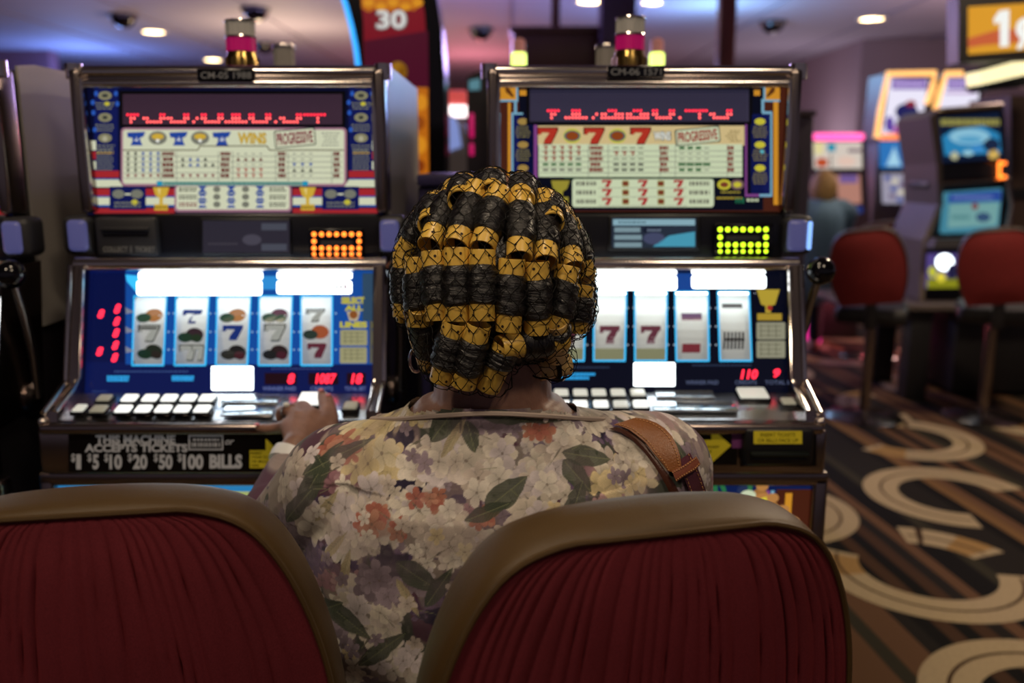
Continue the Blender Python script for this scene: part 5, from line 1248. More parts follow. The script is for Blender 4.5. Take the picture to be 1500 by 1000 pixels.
# crown and front rows
def sph(az, el, k=1.0): # az 0 = back, positive to the right; el degrees up
    a, e = math.radians(az), math.radians(el); return HE+Vector((ER.x*k*math.cos(e)*math.sin(a), -ER.y*k*math.cos(e)*math.cos(a), ER.z*k*math.sin(e)))
for az, e0, e1 in ((-52, 62, 84), (-18, 60, 86),(20, 60, 86), (54, 60, 84)): pass
for i, x in enumerate((-.070, -.036, -.001, .034, .068)):
    y0, y1 = -.062, .005; f = lambda x_, y_: HE+Vector((x_, y_, ER.z*math.sqrt(max(.05, 1-(x_/ER.x)**2-(y_/ER.y)**2))))
    roller(f(x, y1), f(x*1.02, y0), end=(.2, .25), r=.0142 if i != 3 else .0150)
for x in (-.072, -.036, 0, .036, .072): # over the forehead
    roller(f(x*.95, .014), f(x*.9, .070), end=(.2, .2))
for az in (118, -118):
    for e0, e1 in ((36, 4), ) if abs(az) == 150 else ((40, 8), (2, -28)): roller(sph(az, e0), sph(az, e1))
for az in (92, -92):
    for e0, e1 in ((44, 14), (8, -20)): roller(sph(az, e0), sph(az, e1))
# scalp hair below the rollers
m = MB(); bm = bmesh.new(); bmesh.ops.create_uvsphere(bm, u_segments=56, v_segments=36, radius=1)
for v in bm.verts:
    c = v.co.copy(); low = c.z < -.55 and c.y < 0
    v.co = HE+Vector((c.x*.1035, c.y*.113, c.z*.122))
bmesh.ops.delete(bm, geom=[v for v in bm.verts if (v.co.y > HE.y+.075 and v.co.z < HE.z+.045) or v.co.z < HE.z-.112 or (v.co.y > HE.y+.02 and v.co.z < HE.z-.03)], context='VERTS')
m.addbm(bm, SCALP, True); hs = m.build('hair', None, person); strand_attr(hs, [tuple(v) for v in m.v]); NETV_S = m
# ---- the net : hexagons draped over rollers and hair
dirs = np.array([tuple(v-HE) for v in NETV]+[tuple(v-HE) for v in m.v]); rad = np.linalg.norm(dirs, axis=1); dirs = dirs/rad[:, None]
def drape(d, spread=.13):
    """tight net radius along direction d : the highest thing near it, falling away with the angle"""
    c = dirs@np.array(tuple(d)); k = c > math.cos(spread)
    if not k.any(): return .11
    ang = np.arccos(np.clip(c[k], -1, 1)); r_ = rad[k]-.75*ang*ang-.0
    return float(r_.max())+.0012
s_ = .0084/.128      # hexagon side as an angle
BK = Vector((0, -1, .12)).normalized(); E1 = Vector((1, 0, 0)); E2 = E1.cross(BK)*-1
E2 = BK.cross(E1); E2 = E2 if E2.z > 0 else -E2
def dirof(a, b):
    r_ = math.hypot(a, b)
    if r_ < 1e-6: return BK.copy()
    return (BK*math.cos(r_)+(E1*(a/r_)+E2*(b/r_))*math.sin(r_)).normalized()
nodes = {}; edges = set(); NN = 26; hj = random.Random(9)
def node(i, j, w):
    # honeycomb site, w = 0/1 the two sites of a cell
    k = (i, j, w)
    if k not in nodes:
        a = s_*math.sqrt(3)*(i+.5*(j % 2)); b = s_*1.5*j+(s_*.5 if w else 0)-0
        wx = s_*(.45*math.sin(3.1*a+2*b)+.35*math.sin(7*b-4*a))*.6
        a += hj.uniform(-.13, .13)*s_+wx; b += hj.uniform(-.13, .13)*s_+s_*.4*math.sin(4*a)
        d = dirof(a, b); el = d.z
        ok = math.hypot(a, b) < 2.0 and not (d.z < -.80 or (d.y > .25 and d.z < .35) or (d.y > .1 and d.z < -.2))
        nodes[k] = (d, ok)
    return nodes[k]
for j in range(-NN, NN+1):
    for i in range(-NN, NN+1):
        node(i, j, 0); node(i, j, 1); edges.add(((i, j, 0), (i, j, 1)))
        o = 0 if j % 2 else -1
        for di in (o, o+1):
            edges.add(((i, j, 1), (i+di, j+1, 0)))
pos = {}
def npos(d): return HE+d*drape(d)
m = MB(); NETM = mat('net_cord', (9, 7, 6), .75, spec=.2)
for a, b in sorted(edges):
    if a not in nodes or b not in nodes: continue
    (da, oa), (db, ob_) = nodes[a], nodes[b]
    if not (oa and ob_): continue
    if math.acos(max(-1, min(1, da.dot(db)))) > s_*2.6: continue
    for k in (a, b):
        if k not in pos: pos[k] = npos(nodes[k][0])
    mid = npos((da+db).normalized())
    m.tube([pos[a], mid, pos[b]], .00056, 4, NETM, caps=False)
# elastic edge under the rollers
band = []
for k in range(60):
    az = math.radians(-120+240*k/59); zl = -.80+.22*(abs(k-29.5)/29.5)**2; d = Vector((math.sin(az)*math.sqrt(1-zl*zl), -math.cos(az)*math.sqrt(1-zl*zl), zl)); band.append(npos(d))
m.tube(band, .0012, 5, NETM)
net = m.build('hair_net', None, person, recalc=False)
# long clip hanging at the left temple, hoop earrings
CLIP = mat('clip_metal', (190, 186, 180), .25, 1.0)
m = MB(); a = on_head(592, 455, 1.13); b = on_head(613, 540, 1.10); m.tube([a, a.lerp(b, .5)+Vector((-.002, -.004, 0)), b], .0011, 6, CLIP); m.tube([a+Vector((.003, 0, 0)), b+Vector((.001, 0, 0))], .0009, 6, CLIP); m.build('hair_clip', None, person)
for (px, py), r_ in (((610, 527), .0135), ((823, 540), .0125)):
    c = atY(px, py, 1.10); m = MB(); sg = -1 if px < 700 else 1
    m.tube([c+Vector((math.cos(t_)*r_*.62, .25*math.cos(t_)*r_, math.sin(t_)*r_*1.15)) for t_ in [2*PI*k/28 for k in range(28)]], .0019, 8, mat('earring_silver', (214, 200, 206), .16, 1.0), closed=True); m.build('earring', None, person)
# wrist band and rings on the left hand
ax = (pp(436, 655, 1.345)-LWR).normalized(); c = LWR+ax*.004
m = MB(); m.lathe([(.0285, -.011), (.0325, -.010), (.0335, 0), (.0325, .010), (.0285, .011)], c, ax, 28, mat('wrist_white', (232, 234, 236), .35)); m.build('bracelet', None, person)
f0, f1 = pp(430, 605.5, 1.409), pp(420, 600, 1.425); ax = (f1-f0).normalized(); c = f0.lerp(f1, .7)
m = MB(); m.lathe([(.0112, -.003), (.0135, -.0025), (.0138, 0), (.0135, .0025), (.0112, .003)], c, ax, 20, CHROME); m.ball(c+Vector((-.002, -.006, .0125)), .0055, mat('ring_stone', (230, 232, 226), .1), 10, (1, .8, .8)); m.build('finger_ring', None, person)
# ================================================================ INSTANCES
ML = slot_machine(-.512, 'slot machine under the woman hand, blue reel glass, red white and blue award panel', 'slot machines in the near bank', Lv)
MR = slot_machine(.238, 'slot machine right of the woman head, black reel glass, award panel of red sevens', 'slot machines in the near bank', Rv)
def copy_tree(o, parent=None):
    c = o.copy(); COL.objects.link(c); c.parent = parent; ORG[c.name] = ORG[o.name]
    for ch in list(o.children): copy_tree(ch, c)
    return c
M3 = copy_tree(ML); M3.location.x = -1.178; M3.location.y -= .05; tag(M3, 'slot machine cut by the left edge, only side, lever and side pod in view')
ORG[M3.name] = Vector(M3.location)
for x0, x1, c, lb in ((-.200, -.082, (58, 52, 96), 'low dark violet filler cabinet standing in the gap between the two played machines'), (-.880, -.816, (44, 34, 34), 'low dark brown filler cabinet left of the left played machine')):
    t = thing('filler_cabinet', lb, 'cabinet', ((x0+x1)/2, 2.0, 0)); mt = mat('filler_%d' % c[0], c, .5)
    m = MB(); m.box(x0, x1, 1.9, 2.24, .02, 1.36, mt, .006); m.build('body', None, t)
    m = MB(); m.box(x0-.001, x1+.001, 1.885, 2.24, 1.36, 1.385, mt, .006); m.build('top', None, t)
    m = MB(); m.box(x0+.02, x1-.02, 1.892, 1.9, .2, 1.28, mat('filler_door', (26, 22, 28), .5), .003); m.build('door', None, t)
# candle lamps on the machine roofs
CLR = mat('candle_clear', (150, 146, 140), .12, 0, trans=.0, emit='#c8bca8', es=.09, spec=.8); MAG = mat('candle_magenta', (150, 14, 70), .25, emit='#c0186c', es=.32); GOLDM = mat('candle_brass', (176, 146, 84), .2, 1.0)
CLR2 = mat('candle_smoke', (120, 112, 104), .2, 0, spec=.7, emit='#9a8e7c', es=.12)
def candle(px, py, Y, h, r, label, stages, z=1.572):
    p = atY(px, py, Y); x = p.x
    t = thing('candle_lamp', label, 'candle lamp', (x, Y, z), 'candle lamps on machine tops')
    m = MB(); m.lathe([(r*1.18, 0), (r*1.18, h*.34), (r*1.05, h*.42), (r*1.05, h*.45)], (x, Y, z), (0, 0, 1), 24, GOLDM)
    for k in range(10): an = 2*PI*k/10; m.tube([(x+r*1.17*math.cos(an), Y+r*1.17*math.sin(an), z+.005), (x+r*1.17*math.cos(an), Y+r*1.17*math.sin(an), z+h*.33)], r*.13, 6, GOLDM)
    m.build('base', None, t)
    zz = z+h*.45; hs = h*.55/len(stages)
    for k, mt in enumerate(stages):
        m = MB(); m.lathe([(r, 0), (r, hs*.84), (r*1.08, hs*.86), (r*1.08, hs), (r*.5, hs)], (x, Y, zz), (0, 0, 1), 24, mt)
        for q in range(9): an = 2*PI*q/9; m.tube([(x+r*1.0*math.cos(an), Y+r*1.0*math.sin(an), zz), (x+r*1.0*math.cos(an), Y+r*1.0*math.sin(an), zz+hs*.85)], r*.10, 5, mt)
        m.build('lens', None, t); m = MB(); m.lathe([(r*1.1, hs*.86), (r*1.14, hs*.93), (r*1.1, hs)], (x, Y, zz), (0, 0, 1), 24, CHROME); m.build('ring', None, t); zz += hs
for px, lb in ((355, 'tall candle lamp with magenta band on the left played machine'), (922, 'tall candle lamp with magenta band on the right played machine')): candle(px, 90, 1.80, .106 if px < 500 else .112, .0262, lb, [MAG, CLR])
candle(417, 90, 2.18, .110, .023, 'short clear candle lamp without magenta band, behind the lamp on the left machine', [CLR2])
candle(888, 90, 2.18, .110, .023, 'short clear candle lamp without magenta band, behind the lamp on the right machine', [CLR2])
GL1 = mat('candle_green', (120, 170, 40), .3, emit='#d8f070', es=2.6); PK1 = mat('candle_pink', (150, 90, 84), .3, emit='#b87a70', es=.35)
for px, lb in ((760, 'glowing green candle lamp beyond the right machine, left one beside the brown bulkhead'), (962, 'glowing green candle lamp beyond the right machine, right of its tall candle lamp'), (950, 'small green glow of a candle lamp just left of the brighter green one')):
    Y = 3.6; x = atY(px, 88, Y).x; sc = .6 if px == 950 else 1
    t = thing('candle_lamp', lb, 'candle lamp', (x, Y, 1.60), 'green candle lamps of the far bank')
    m = MB(); m.lathe([(.03*sc, 0), (.03*sc, .18*sc)], (x, Y, 1.60), (0, 0, 1), 18, GOLDM); m.build('base', None, t); z = 1.60+.18*sc
    m = MB(); m.lathe([(.026*sc, 0), (.028*sc, .006), (.028*sc, .052*sc), (.024*sc, .056*sc)], (x, Y, z), (0, 0, 1), 18, GL1); m.build('lens', None, t)
    m = MB(); m.lathe([(.024*sc, 0), (.024*sc, .045*sc), (.012*sc, .055*sc)], (x, Y, z+.056*sc), (0, 0, 1), 18, PK1); m.build('cap', None, t)
# machines of the bank behind, which carry those lamps
def back_cabinet(x0, x1, Y, z1, label, c=(60, 52, 66)):
    t = thing('slot_machine', label, 'slot machine', ((x0+x1)/2, Y, 0), 'machines of the bank behind')
    mt = mat('back_cabinet_%d_%d' % (c[0], c[2]), c, .4)
    m = MB(); m.box(x0, x1, Y, Y+.5, .02, z1, mt, .012); m.build('cabinet', None, t)
    m = MB(); m.box(x0+.04, x1-.04, Y-.008, Y, .3, z1-.12, mat('back_door', (40, 36, 44), .45), .004); d = m.build('door', None, t)
    m = MB(); m.box(x1-.09, x1-.07, Y-.02, Y-.006, z1*.5, z1*.5+.08, CHROMED, .003); m.build('handle', None, d)
    m = MB(); m.box(x0-.004, x1+.004, Y-.01, Y+.51, z1, z1+.02, CHROMED, .006); m.build('top', None, t)
back_cabinet(-.03, .50, 3.3, 1.58, 'back of a slot machine behind the right played machine, under the left green lamp')
back_cabinet(.56, 1.10, 3.3, 1.58, 'back of a slot machine behind the right played machine, farther right')
# ---------------------------------------------------------------- big arched sign behind the left machine
Y = 3.1
t = thing('illuminated_sign', 'tall arched red game sign reading 30 with blue glowing left edge behind left machine', 'sign', (-.43, Y, 0))
edge = [(486, -70), (497, -20), (507, 10), (515, 40), (521, 70), (525, 100), (527, 140), (528, 200), (528, 262)]
o = edge+[(652, 262), (652, 200), (650, 100), (646, 40), (640, 0), (630, -40), (618, -75)]
m = MB(); m.slab([atY(px, py, Y) for px, py in o], (0, .22, 0), GLOSSB); m.build('housing', None, t)
m = MB(); m.tube([atY(px, py, Y-.004) for px, py in edge], .0085, 8, mat('neon_blue', (10, 60, 120), .3, emit='#2c9cf0', es=1.6)); m.build('neon_edge', None, t)
m = MB(); a0 = atY(545, 262, Y+.05); a1 = atY(640, 262, Y+.05); m.box(a0.x, a1.x, Y+.02, Y+.2, .0, a0.z+.02, DARKC, .01); m.build('stand', None, t)
a = Art((Y-.003, 1.0), (Y-.003, 2.4), eps=.0006); SR = lit('#7a1020', .85); SD = lit('#4c0c24', .8); SO = lit('#c06a14', .85)
a.poly([(524, -40), (532, 30), (534, 110), (534, 258), (628, 258), (627, 100), (622, 20), (612, -40)], SR); a.nx()
a.poly([(534, 60), (627, 45), (628, 130), (534, 115)], SD)
a.poly([(526, -40), (612, -40), (619, 6), (606, 16), (590, 10), (572, 18), (556, 10), (540, 18), (530, 12)], SO); a.poly([(601, 128), (627, 128), (628, 258), (600, 258)], SO); a.nx()
for k in range(5): a.ell(540+k*18, 4+(k % 2)*6, 8, 6, lit('#d8901c', .9))
a.text('30', 550, 14, 597, 44, lit('#787878', .8), .05); a.nx(); a.text('30', 552, 15, 595, 42, lit('#d8d8d4', .9), .03)
a.ell(583, 103, 13, 13, lit('#9a6a18', .85)); a.ell(590, 105, 7, 12, lit('#7a4e10', .8)); a.ell(616, 150, 10, 12, lit('#d88c20', .9)); a.ell(614, 180, 9, 10, lit('#9a4a10', .8)); a.ell(615, 212, 10, 13, lit('#d88c20', .9)); a.ell(615, 243, 8, 9, lit('#8a3c10', .8))
a.build('sign_face', None, t, recalc=False)

# ---------------------------------------------------------------- machines seen between the two played machines
def scr(t, name, pts, Y, mt, fr=BLACKP, th=.02):
    m = MB(); m.slab([atY(px, py, Y) for px, py in pts], (0, th, 0), mt); return m.build(name, None, t)
Y = 6.0; c0 = atY(668, 200, Y)
t = thing('slot_machine', 'distant grey slot machine under a white glowing header between the played machines', 'slot machine', (c0.x, Y, 0))
m = MB(); m.slab([atY(*p, Y) for p in ((640, 170), (660, 168), (676, 176), (684, 196), (690, 252), (690, 300), (640, 300))], (0, .5, 0), mat('far_grey', (120, 114, 118), .5)); z_ = atY(650, 300, Y).z; m.box(c0.x-.14, c0.x+.14, Y, Y+.5, .0, z_+.01, DARKC, .01); m.build('cabinet', None, t)
m = MB(); a0, a1 = atY(643, 168, Y), atY(686, 155, Y); m.box(a0.x, a1.x, Y-.06, Y+.3, a0.z, a1.z, mat('header_white', (150, 130, 130), .3, emit='#fff0ee', es=2.4), .02, 3); m.build('header_light', None, t)
m = MB(); a0, a1 = atY(645, 154, Y), atY(684, 132, Y); m.box(a0.x, a1.x, Y-.02, Y+.3, a0.z, a1.z, mat('header_red', (150, 60, 60), .4, emit='#d8504c', es=.7), .02, 3); m.build('header_panel', None, t)
scr(t, 'screen', [(648, 172), (666, 172), (672, 184), (676, 215), (648, 225)], Y-.012, mat('screen_soft_blue', (40, 60, 120), .3, emit='#8ea0e0', es=.7), th=.01)
Y = 4.2; c0 = atY(698, 200, Y)
t = thing('slot_machine', 'dark slot machine with glowing magenta strips beside the right machine left post', 'slot machine', (c0.x, Y, 0))
m = MB(); m.slab([atY(*p, Y) for p in ((684, 112), (702, 104), (716, 102), (760, 102), (760, 300), (684, 300))], (0, .5, 0), mat('far_dark', (34, 26, 38), .4)); z_ = atY(690, 300, Y).z; m.box(c0.x-.045, c0.x+.2, Y, Y+.5, 0, z_+.01, DARKC, .01); m.build('cabinet', None, t)
MG = mat('magenta_strip', (120, 10, 60), .3, emit='#c01860', es=.9)
m = MB(); a0, a1 = atY(688, 202, Y), atY(694, 166, Y); m.box(a0.x, a1.x, Y-.02, Y, a0.z, a1.z, MG, .004); a0, a1 = atY(688, 228, Y), atY(694, 210, Y); m.box(a0.x, a1.x, Y-.02, Y, a0.z, a1.z, MG, .004); m.build('light_strip', None, t)
scr(t, 'top_screen', [(687, 118), (703, 115), (703, 131), (687, 132)], Y-.01, mat('screen_teal', (30, 60, 60), .3, emit='#5a8a98', es=.8), th=.009)

# ---------------------------------------------------------------- right hand group
def leaning(t, name, pts, Y, dep, mt):
    m = MB(); m.slab([atY(px, py, Y) for px, py in pts], (0, dep, 0), mt); return m.build(name, None, t)
# machine with a pink header
Y = 7.2; t = thing('slot_machine', 'distant slot machine with pink glowing header above pale screens, right of the right machine', 'slot machine', (atY(1230, 250, Y).x, Y, 0))
leaning(t, 'cabinet', [(1188, 196), (1268, 196), (1270, 250), (1274, 330), (1274, 345), (1190, 345)], Y, .6, mat('far_cab', (54, 44, 56), .45))
m = MB(); c = atY(1231, 345, Y); m.box(c.x-.2, c.x+.2, Y, Y+.6, 0, c.z+.02, DARKC, .01); m.build('plinth', None, t)
m = MB(); a0, a1 = atY(1191, 206, Y), atY(1264, 195, Y); m.box(a0.x, a1.x, Y-.05, Y+.1, a0.z, a1.z, mat('header_pink', (160, 40, 90), .3, emit='#ff5aa8', es=1.9), .02, 3); m.build('header_light', None, t)
s_ = leaning(t, 'top_screen', [(1193, 208), (1262, 208), (1263, 247), (1194, 247)], Y-.03, .03, lit('#e0d4c8', .85))
a = Art((Y-.034, 1.0), (Y-.034, 2.0), eps=.002); a.rect(1212, 210, 1224, 222, lit('#2a94b0', .9)); a.ell(1204, 238, 9, 7, lit('#c0502c', .9)); a.rect(1242, 218, 1262, 223, lit('#907884', .7)); a.rect(1193, 208, 1206, 226, lit('#e8dca0', .9)); a.ell(1240, 236, 14, 7, lit('#e8c8b8', .9)); a.rect(1216, 226, 1218, 246, lit('#4a3038', .6)); a.build('picture', None, s_, recalc=False)
s_ = leaning(t, 'main_screen', [(1228, 256), (1260, 256), (1262, 298), (1230, 298)], Y-.03, .03, lit('#c08878', .8)); a = Art((Y-.034, 1.0), (Y-.034, 2.0), eps=.002); a.rect(1230, 256, 1256, 268, lit('#7a60a0', .8)); a.build('picture', None, s_, recalc=False)
leaning(t, 'deck', [(1228, 302), (1264, 302), (1264, 312), (1228, 312)], Y-.12, .14, lit('#28408c', .6))
m = MB(); a0 = atY(1236, 500, 6.3); m.box(a0.x-.05, a0.x+.05, 6.9, 7.2, .02, .16, mat('base_magenta', (140, 20, 70), .3, emit='#e0288c', es=1.6), .01); m.build('base_light', None, t)
# two machines framed in orange light
for k, (pts_f, sc_, lb) in enumerate((([(1284, 202), (1290, 160), (1301, 108), (1370, 107), (1366, 128), (1358, 152)], [(1293, 198), (1301, 150), (1305, 114), (1360, 116), (1352, 172), (1316, 176), (1306, 198)], 'distant slot machine whose tall white screen has an orange light frame, left of the pair'),
                                      ([(1369, 167), (1376, 138), (1386, 108), (1436, 107)], [(1377, 162), (1387, 114), (1436, 114), (1432, 160)], 'distant slot machine whose tall white screen has an orange light frame, right of the pair'))):
    Y = 8.0; t = thing('slot_machine', lb, 'slot machine', (atY((1325, 1410)[k], 150, Y).x, Y, 0), 'orange framed machines')
    m = MB(); m.slab([atY(px, py, Y+.05) for px, py in (([(1284, 206), (1296, 108), (1368, 108), (1356, 206)], [(1369, 172), (1382, 108), (1440, 108), (1436, 172)])[k])], (0, .35, 0), mat('far_cab', (54, 44, 56), .45))
    c = atY((1325, 1420)[k], 206, Y); m.box(c.x-.19, c.x+.2, Y+.1, Y+.5, 0, c.z+.02, mat('far_cab', (54, 44, 56), .45), .01); m.build('cabinet', None, t)
    m = MB(); m.tube([atY(px, py, Y) for px, py in pts_f], .026, 8, mat('orange_tube', (160, 90, 40), .3, emit='#ffc070', es=1.5)); m.build('light_frame', None, t)
    s_ = leaning(t, 'screen', sc_, Y+.02, .03, lit('#e6e2f4', 1.05))
    a = Art((Y+.016, 1.0), (Y+.016, 2.6), eps=.002); a.rect(1306 if k == 0 else 1388, 115, 1358 if k == 0 else 1433, 131, lit('#8a6ac0', .8)); a.nx(); a.micro(1310 if k == 0 else 1391, 1354 if k == 0 else 1430, 123, 7, lit('#c8b4e8', .9))
    if k == 0: a.ell(1328, 164, 17, 13, lit('#2a2a6a', .7)); a.ell(1318, 190, 10, 8, lit('#c060b8', .9)); a.ell(1334, 152, 8, 5, lit('#a03030', .8)); a.ell(1303, 182, 7, 12, lit('#6a50b0', .8))
    else: a.rect(1384, 134, 1430, 138, lit('#c8a8d8', .9))
    a.build('picture', None, s_, recalc=False)
    if k == 0:
        m = MB(); a0, a1 = atY(1290, 205, Y), atY(1316, 196, Y); m.box(a0.x, a1.x, Y-.04, Y+.05, a0.z, a1.z, mat('orange_bar', (160, 60, 40), .3, emit='#ff9058', es=1.3), .01); m.build('light_bar', None, t)
        s2 = leaning(t, 'lower_screen', [(1291, 207), (1320, 207), (1323, 246), (1292, 246)], Y-.02, .05, lit('#2f78c0', .9)); a = Art((Y-.024, 1.0), (Y-.024, 2.0), eps=.002); a.poly([(1298, 243), (1310, 214), (1320, 243)], lit('#a8d8f0', .9)); a.build('picture', None, s2, recalc=False)
        s2 = leaning(t, 'belly_screen', [(1294, 254), (1326, 254), (1328, 298), (1296, 298)], Y-.02, .05, lit('#a8a4b8', .8)); a = Art((Y-.024, 1.0), (Y-.024, 2.0), eps=.002)
        for q in range(7): a.ell(1300+(q*11) % 24, 260+q*5.4, 5, 4, lit(('#4a5aa0', '#e0d8c0', '#7a6a88')[q % 3], .8))
        a.build('picture', None, s2, recalc=False)
# grey sided machine with two blue screens
Y = 5.3; t = thing('slot_machine', 'slot machine with leaning grey side, two blue game screens and bright belly glass', 'slot machine', (atY(1400, 300, Y).x, Y, .6), )
GS = mat('grey_side', (112, 100, 92), .55)
leaning(t, 'side_panel', [(1362, 172), (1374, 162), (1380, 240), (1382, 300), (1360, 352), (1354, 440), (1346, 440), (1352, 352), (1374, 300), (1372, 240)], Y-.01, .46, GS)
m = MB(); a0 = atY(1373, 272, Y); m.box(a0.x-.012, a0.x+.002, Y+.10, Y+.34, a0.z-.02, a0.z+.02, BLACKP, .003); m.build('lock_plate', None, t)
leaning(t, 'cabinet', [(1366, 172), (1374, 160), (1468, 152), (1472, 172), (1476, 262), (1482, 300), (1474, 352), (1440, 438), (1350, 438), (1356, 352), (1378, 300), (1376, 240)], Y+.03, .45, mat('machine_dark', (22, 22, 26), .3))
m = MB(); m.tube([atY(1372, 163, Y+.02), atY(1468, 155, Y+.02)], .018, 8, CHROMED); m.build('trim_rail', None, t)
m = MB(); m.tube([atY(1378, 268, Y), atY(1478, 262, Y), atY(1474, 262, Y), atY(1481, 300, Y-.02), atY(1473, 350, Y-.04)], .014, 8, CHROMED); m.build('trim_rail', None, t)
s_ = leaning(t, 'top_screen', [(1374, 172), (1464, 164), (1470, 232), (1382, 238)], Y-.005, .03, lit('#0c1c38', .8))
a = Art((Y-.008, 1.0), (Y-.008, 2.0), eps=.002); a.poly([(1380, 200), (1396, 190), (1440, 184), (1464, 196), (1466, 224), (1384, 228)], lit('#2a84b8', .9)); a.nx(); a.ell(1420, 200, 30, 12, lit('#8cc4dc', .9)); a.ell(1452, 212, 12, 10, lit('#1c2c4c', .7)); a.ell(1398, 228, 6, 6, lit('#c8c8a0', .8)); a.ell(1418, 224, 8, 4, lit('#9cd0e0', .9)); a.ell(1455, 226, 8, 7, lit('#d8b45c', .9)); a.ell(1432, 218, 9, 6, lit('#3c8ccc', .9)); a.nx(); a.micro(1378, 1464, 179, 9, lit('#b8b054', .85), .6); a.ell(1420, 204, 18, 5, lit('#5aa4cc', .9)); a.build('picture', None, s_, recalc=False)
leaning(t, 'panel', [(1380, 244), (1472, 240), (1474, 258), (1382, 263)], Y-.005, .03, mat('panel_dark', (30, 32, 40), .4))
m = MB()
for q in range(7): m.ball(atY(1464, 238+q*3.6, Y-.02), .010, LEDO, 8)
for q in range(2):
    for w_ in range(2): m.ball(atY(1468+q*4, 239+w_*20, Y-.02), .010, LEDO, 8)
m.build('light_dots', None, t)
s_ = leaning(t, 'main_screen', [(1388, 282), (1468, 276), (1462, 340), (1382, 342)], Y-.045, .05, lit('#4a90a8', .75))
a = Art((Y-.048, 1.0), (Y-.048, 2.0), eps=.002); a.poly([(1390, 284), (1467, 279), (1466, 294), (1389, 297)], lit('#2c4ca0', .8)); a.poly([(1391, 299), (1464, 296), (1460, 330), (1388, 334)], lit('#7cb0b0', .75)); a.nx(); a.ell(1428, 302, 5, 5, lit('#8a4a50', .7)); a.ell(1440, 318, 11, 7, lit('#3a5a80', .7)); a.micro(1396, 1454, 289, 4, lit('#7a90c8', .8)); a.micro(1394, 1420, 318, 6, lit('#4e8a90', .7)); a.build('picture', None, s_, recalc=False)
leaning(t, 'deck', [(1372, 350), (1470, 348), (1470, 360), (1366, 364)], Y-.12, .14, mat('deck_grey', (70, 68, 72), .3))
s_ = leaning(t, 'belly_glass', [(1360, 372), (1442, 372), (1438, 420), (1358, 422)], Y-.03, .03, lit('#5a4a90', .8))
a = Art((Y-.034, .2), (Y-.034, 1.4), eps=.002); a.poly([(1359, 408), (1440, 406), (1438, 421), (1358, 422)], lit('#8a8a1c', .9)); a.ell(1384, 384, 13, 12, WHOT); a.ell(1414, 392, 9, 20, WHOT); a.ell(1366, 398, 6, 8, lit('#c8c83c', .9)); a.nx(); a.ell(1394, 398, 7, 12, lit('#2a2850', .6)); a.ell(1378, 406, 7, 7, lit('#e8d840', .9)); a.rect(1424, 376, 1440, 412, lit('#3c8cc0', .9)); a.build('picture', None, s_, recalc=False)
# dark stand under it
m_, mm = Y-.25, mat('stand_dark', (20, 18, 20), .5)
t = thing('machine_stand', 'long dark stand with square legs carrying the grey sided slot machine', 'stand', (atY(1420, 450, Y).x, Y, 0))
x0 = atY(1262, 445, 5.0).x; m = MB(); m.box(x0, 4.6, 5.17, 5.85, .56, .598, mat('stand_top', (96, 86, 84), .4), .008); m.build('top', None, t)
m = MB(); m.box(2.72, 4.6, 5.30, 5.8, .03, .56, mm, .008); m.build('apron', None, t)
for lx, ly in ((2.40, 5.22), (4.45, 5.22), (2.40, 5.7), (4.45, 5.7)):
    m = MB(); m.box(lx, lx+.13, ly, ly+.13, 0, .56, mm, .006); m.build('leg', None, t)
# dark machine at the right border
Y = 5.6; t = thing('slot_machine', 'dark brown slot machine cabinet cut by the right edge beside the blue screens', 'slot machine', (atY(1500, 300, Y).x, Y, .6))
leaning(t, 'cabinet', [(1480, 140), (1570, 140), (1570, 428), (1484, 428)], Y, .5, mat('brown_cab', (58, 42, 36), .5)); leaning(t, 'panel', [(1484, 276), (1566, 276), (1566, 290), (1484, 290)], Y-.02, .03, BLACKP)
# overhead sign
Y = 4.6; t = thing('hanging_sign', 'hanging orange sign with a white 1 and cent mark in the upper right corner', 'sign', (atY(1470, 50, Y).x, Y, 1.9))
m = MB(); m.slab([atY(px, py, Y) for px, py in ((1404, -6), (1404, 92), (1560, 84), (1560, -14))], (0, .12, 0), mat('sign_housing', (22, 18, 18), .4)); m.build('housing', None, t)
m = MB(); c = atY(1475, -10, Y); m.tube([(c.x, Y+.06, c.z-.05), (c.x, Y+.06, 3.2)], .015, 8, BLACKP); m.build('drop_rod', None, t)
a = Art((Y-.003, 1.9), (Y-.003, 2.3), eps=.002); SO1 = lit('#d8982c', .95); SO2 = lit('#c8603a', .9)
a.poly([(1418, 10), (1548, 2), (1548, 70), (1418, 80)], SO1); a.nx(); a.poly([(1418, 56), (1460, 44), (1548, 40), (1548, 58), (1440, 66), (1418, 70)], SO2); a.nx()
a.poly([(1463, 16), (1478, 14), (1477, 68), (1464, 69), (1464, 32), (1456, 36), (1455, 28)], lit('#eef0ec', 1.0)); a.text('¢', 1487, 14, 1520, 72, lit('#eef0ec', 1.0), .035); a.build('face', None, t, recalc=False)
Y = 5.0; t = thing('light_bar', 'white glowing light bar slanting just below the hanging cent sign', 'light', (atY(1480, 105, Y).x, Y, 1.7))
m = MB(); m.slab([atY(px, py, Y) for px, py in ((1436, 104), (1560, 70), (1560, 96), (1438, 124))], (0, .16, 0), mat('bar_white', (150, 140, 110), .3, emit='#fff0b8', es=1.3)); m.build('diffuser', None, t)
m = MB(); m.slab([atY(px, py, Y+.02) for px, py in ((1432, 98), (1560, 62), (1560, 72), (1434, 106))], (0, .16, 0), BLACKP); m.slab([atY(px, py, Y+.02) for px, py in ((1436, 124), (1560, 96), (1560, 120), (1450, 132))], (0, .2, 0), BLACKP); m.build('housing', None, t)
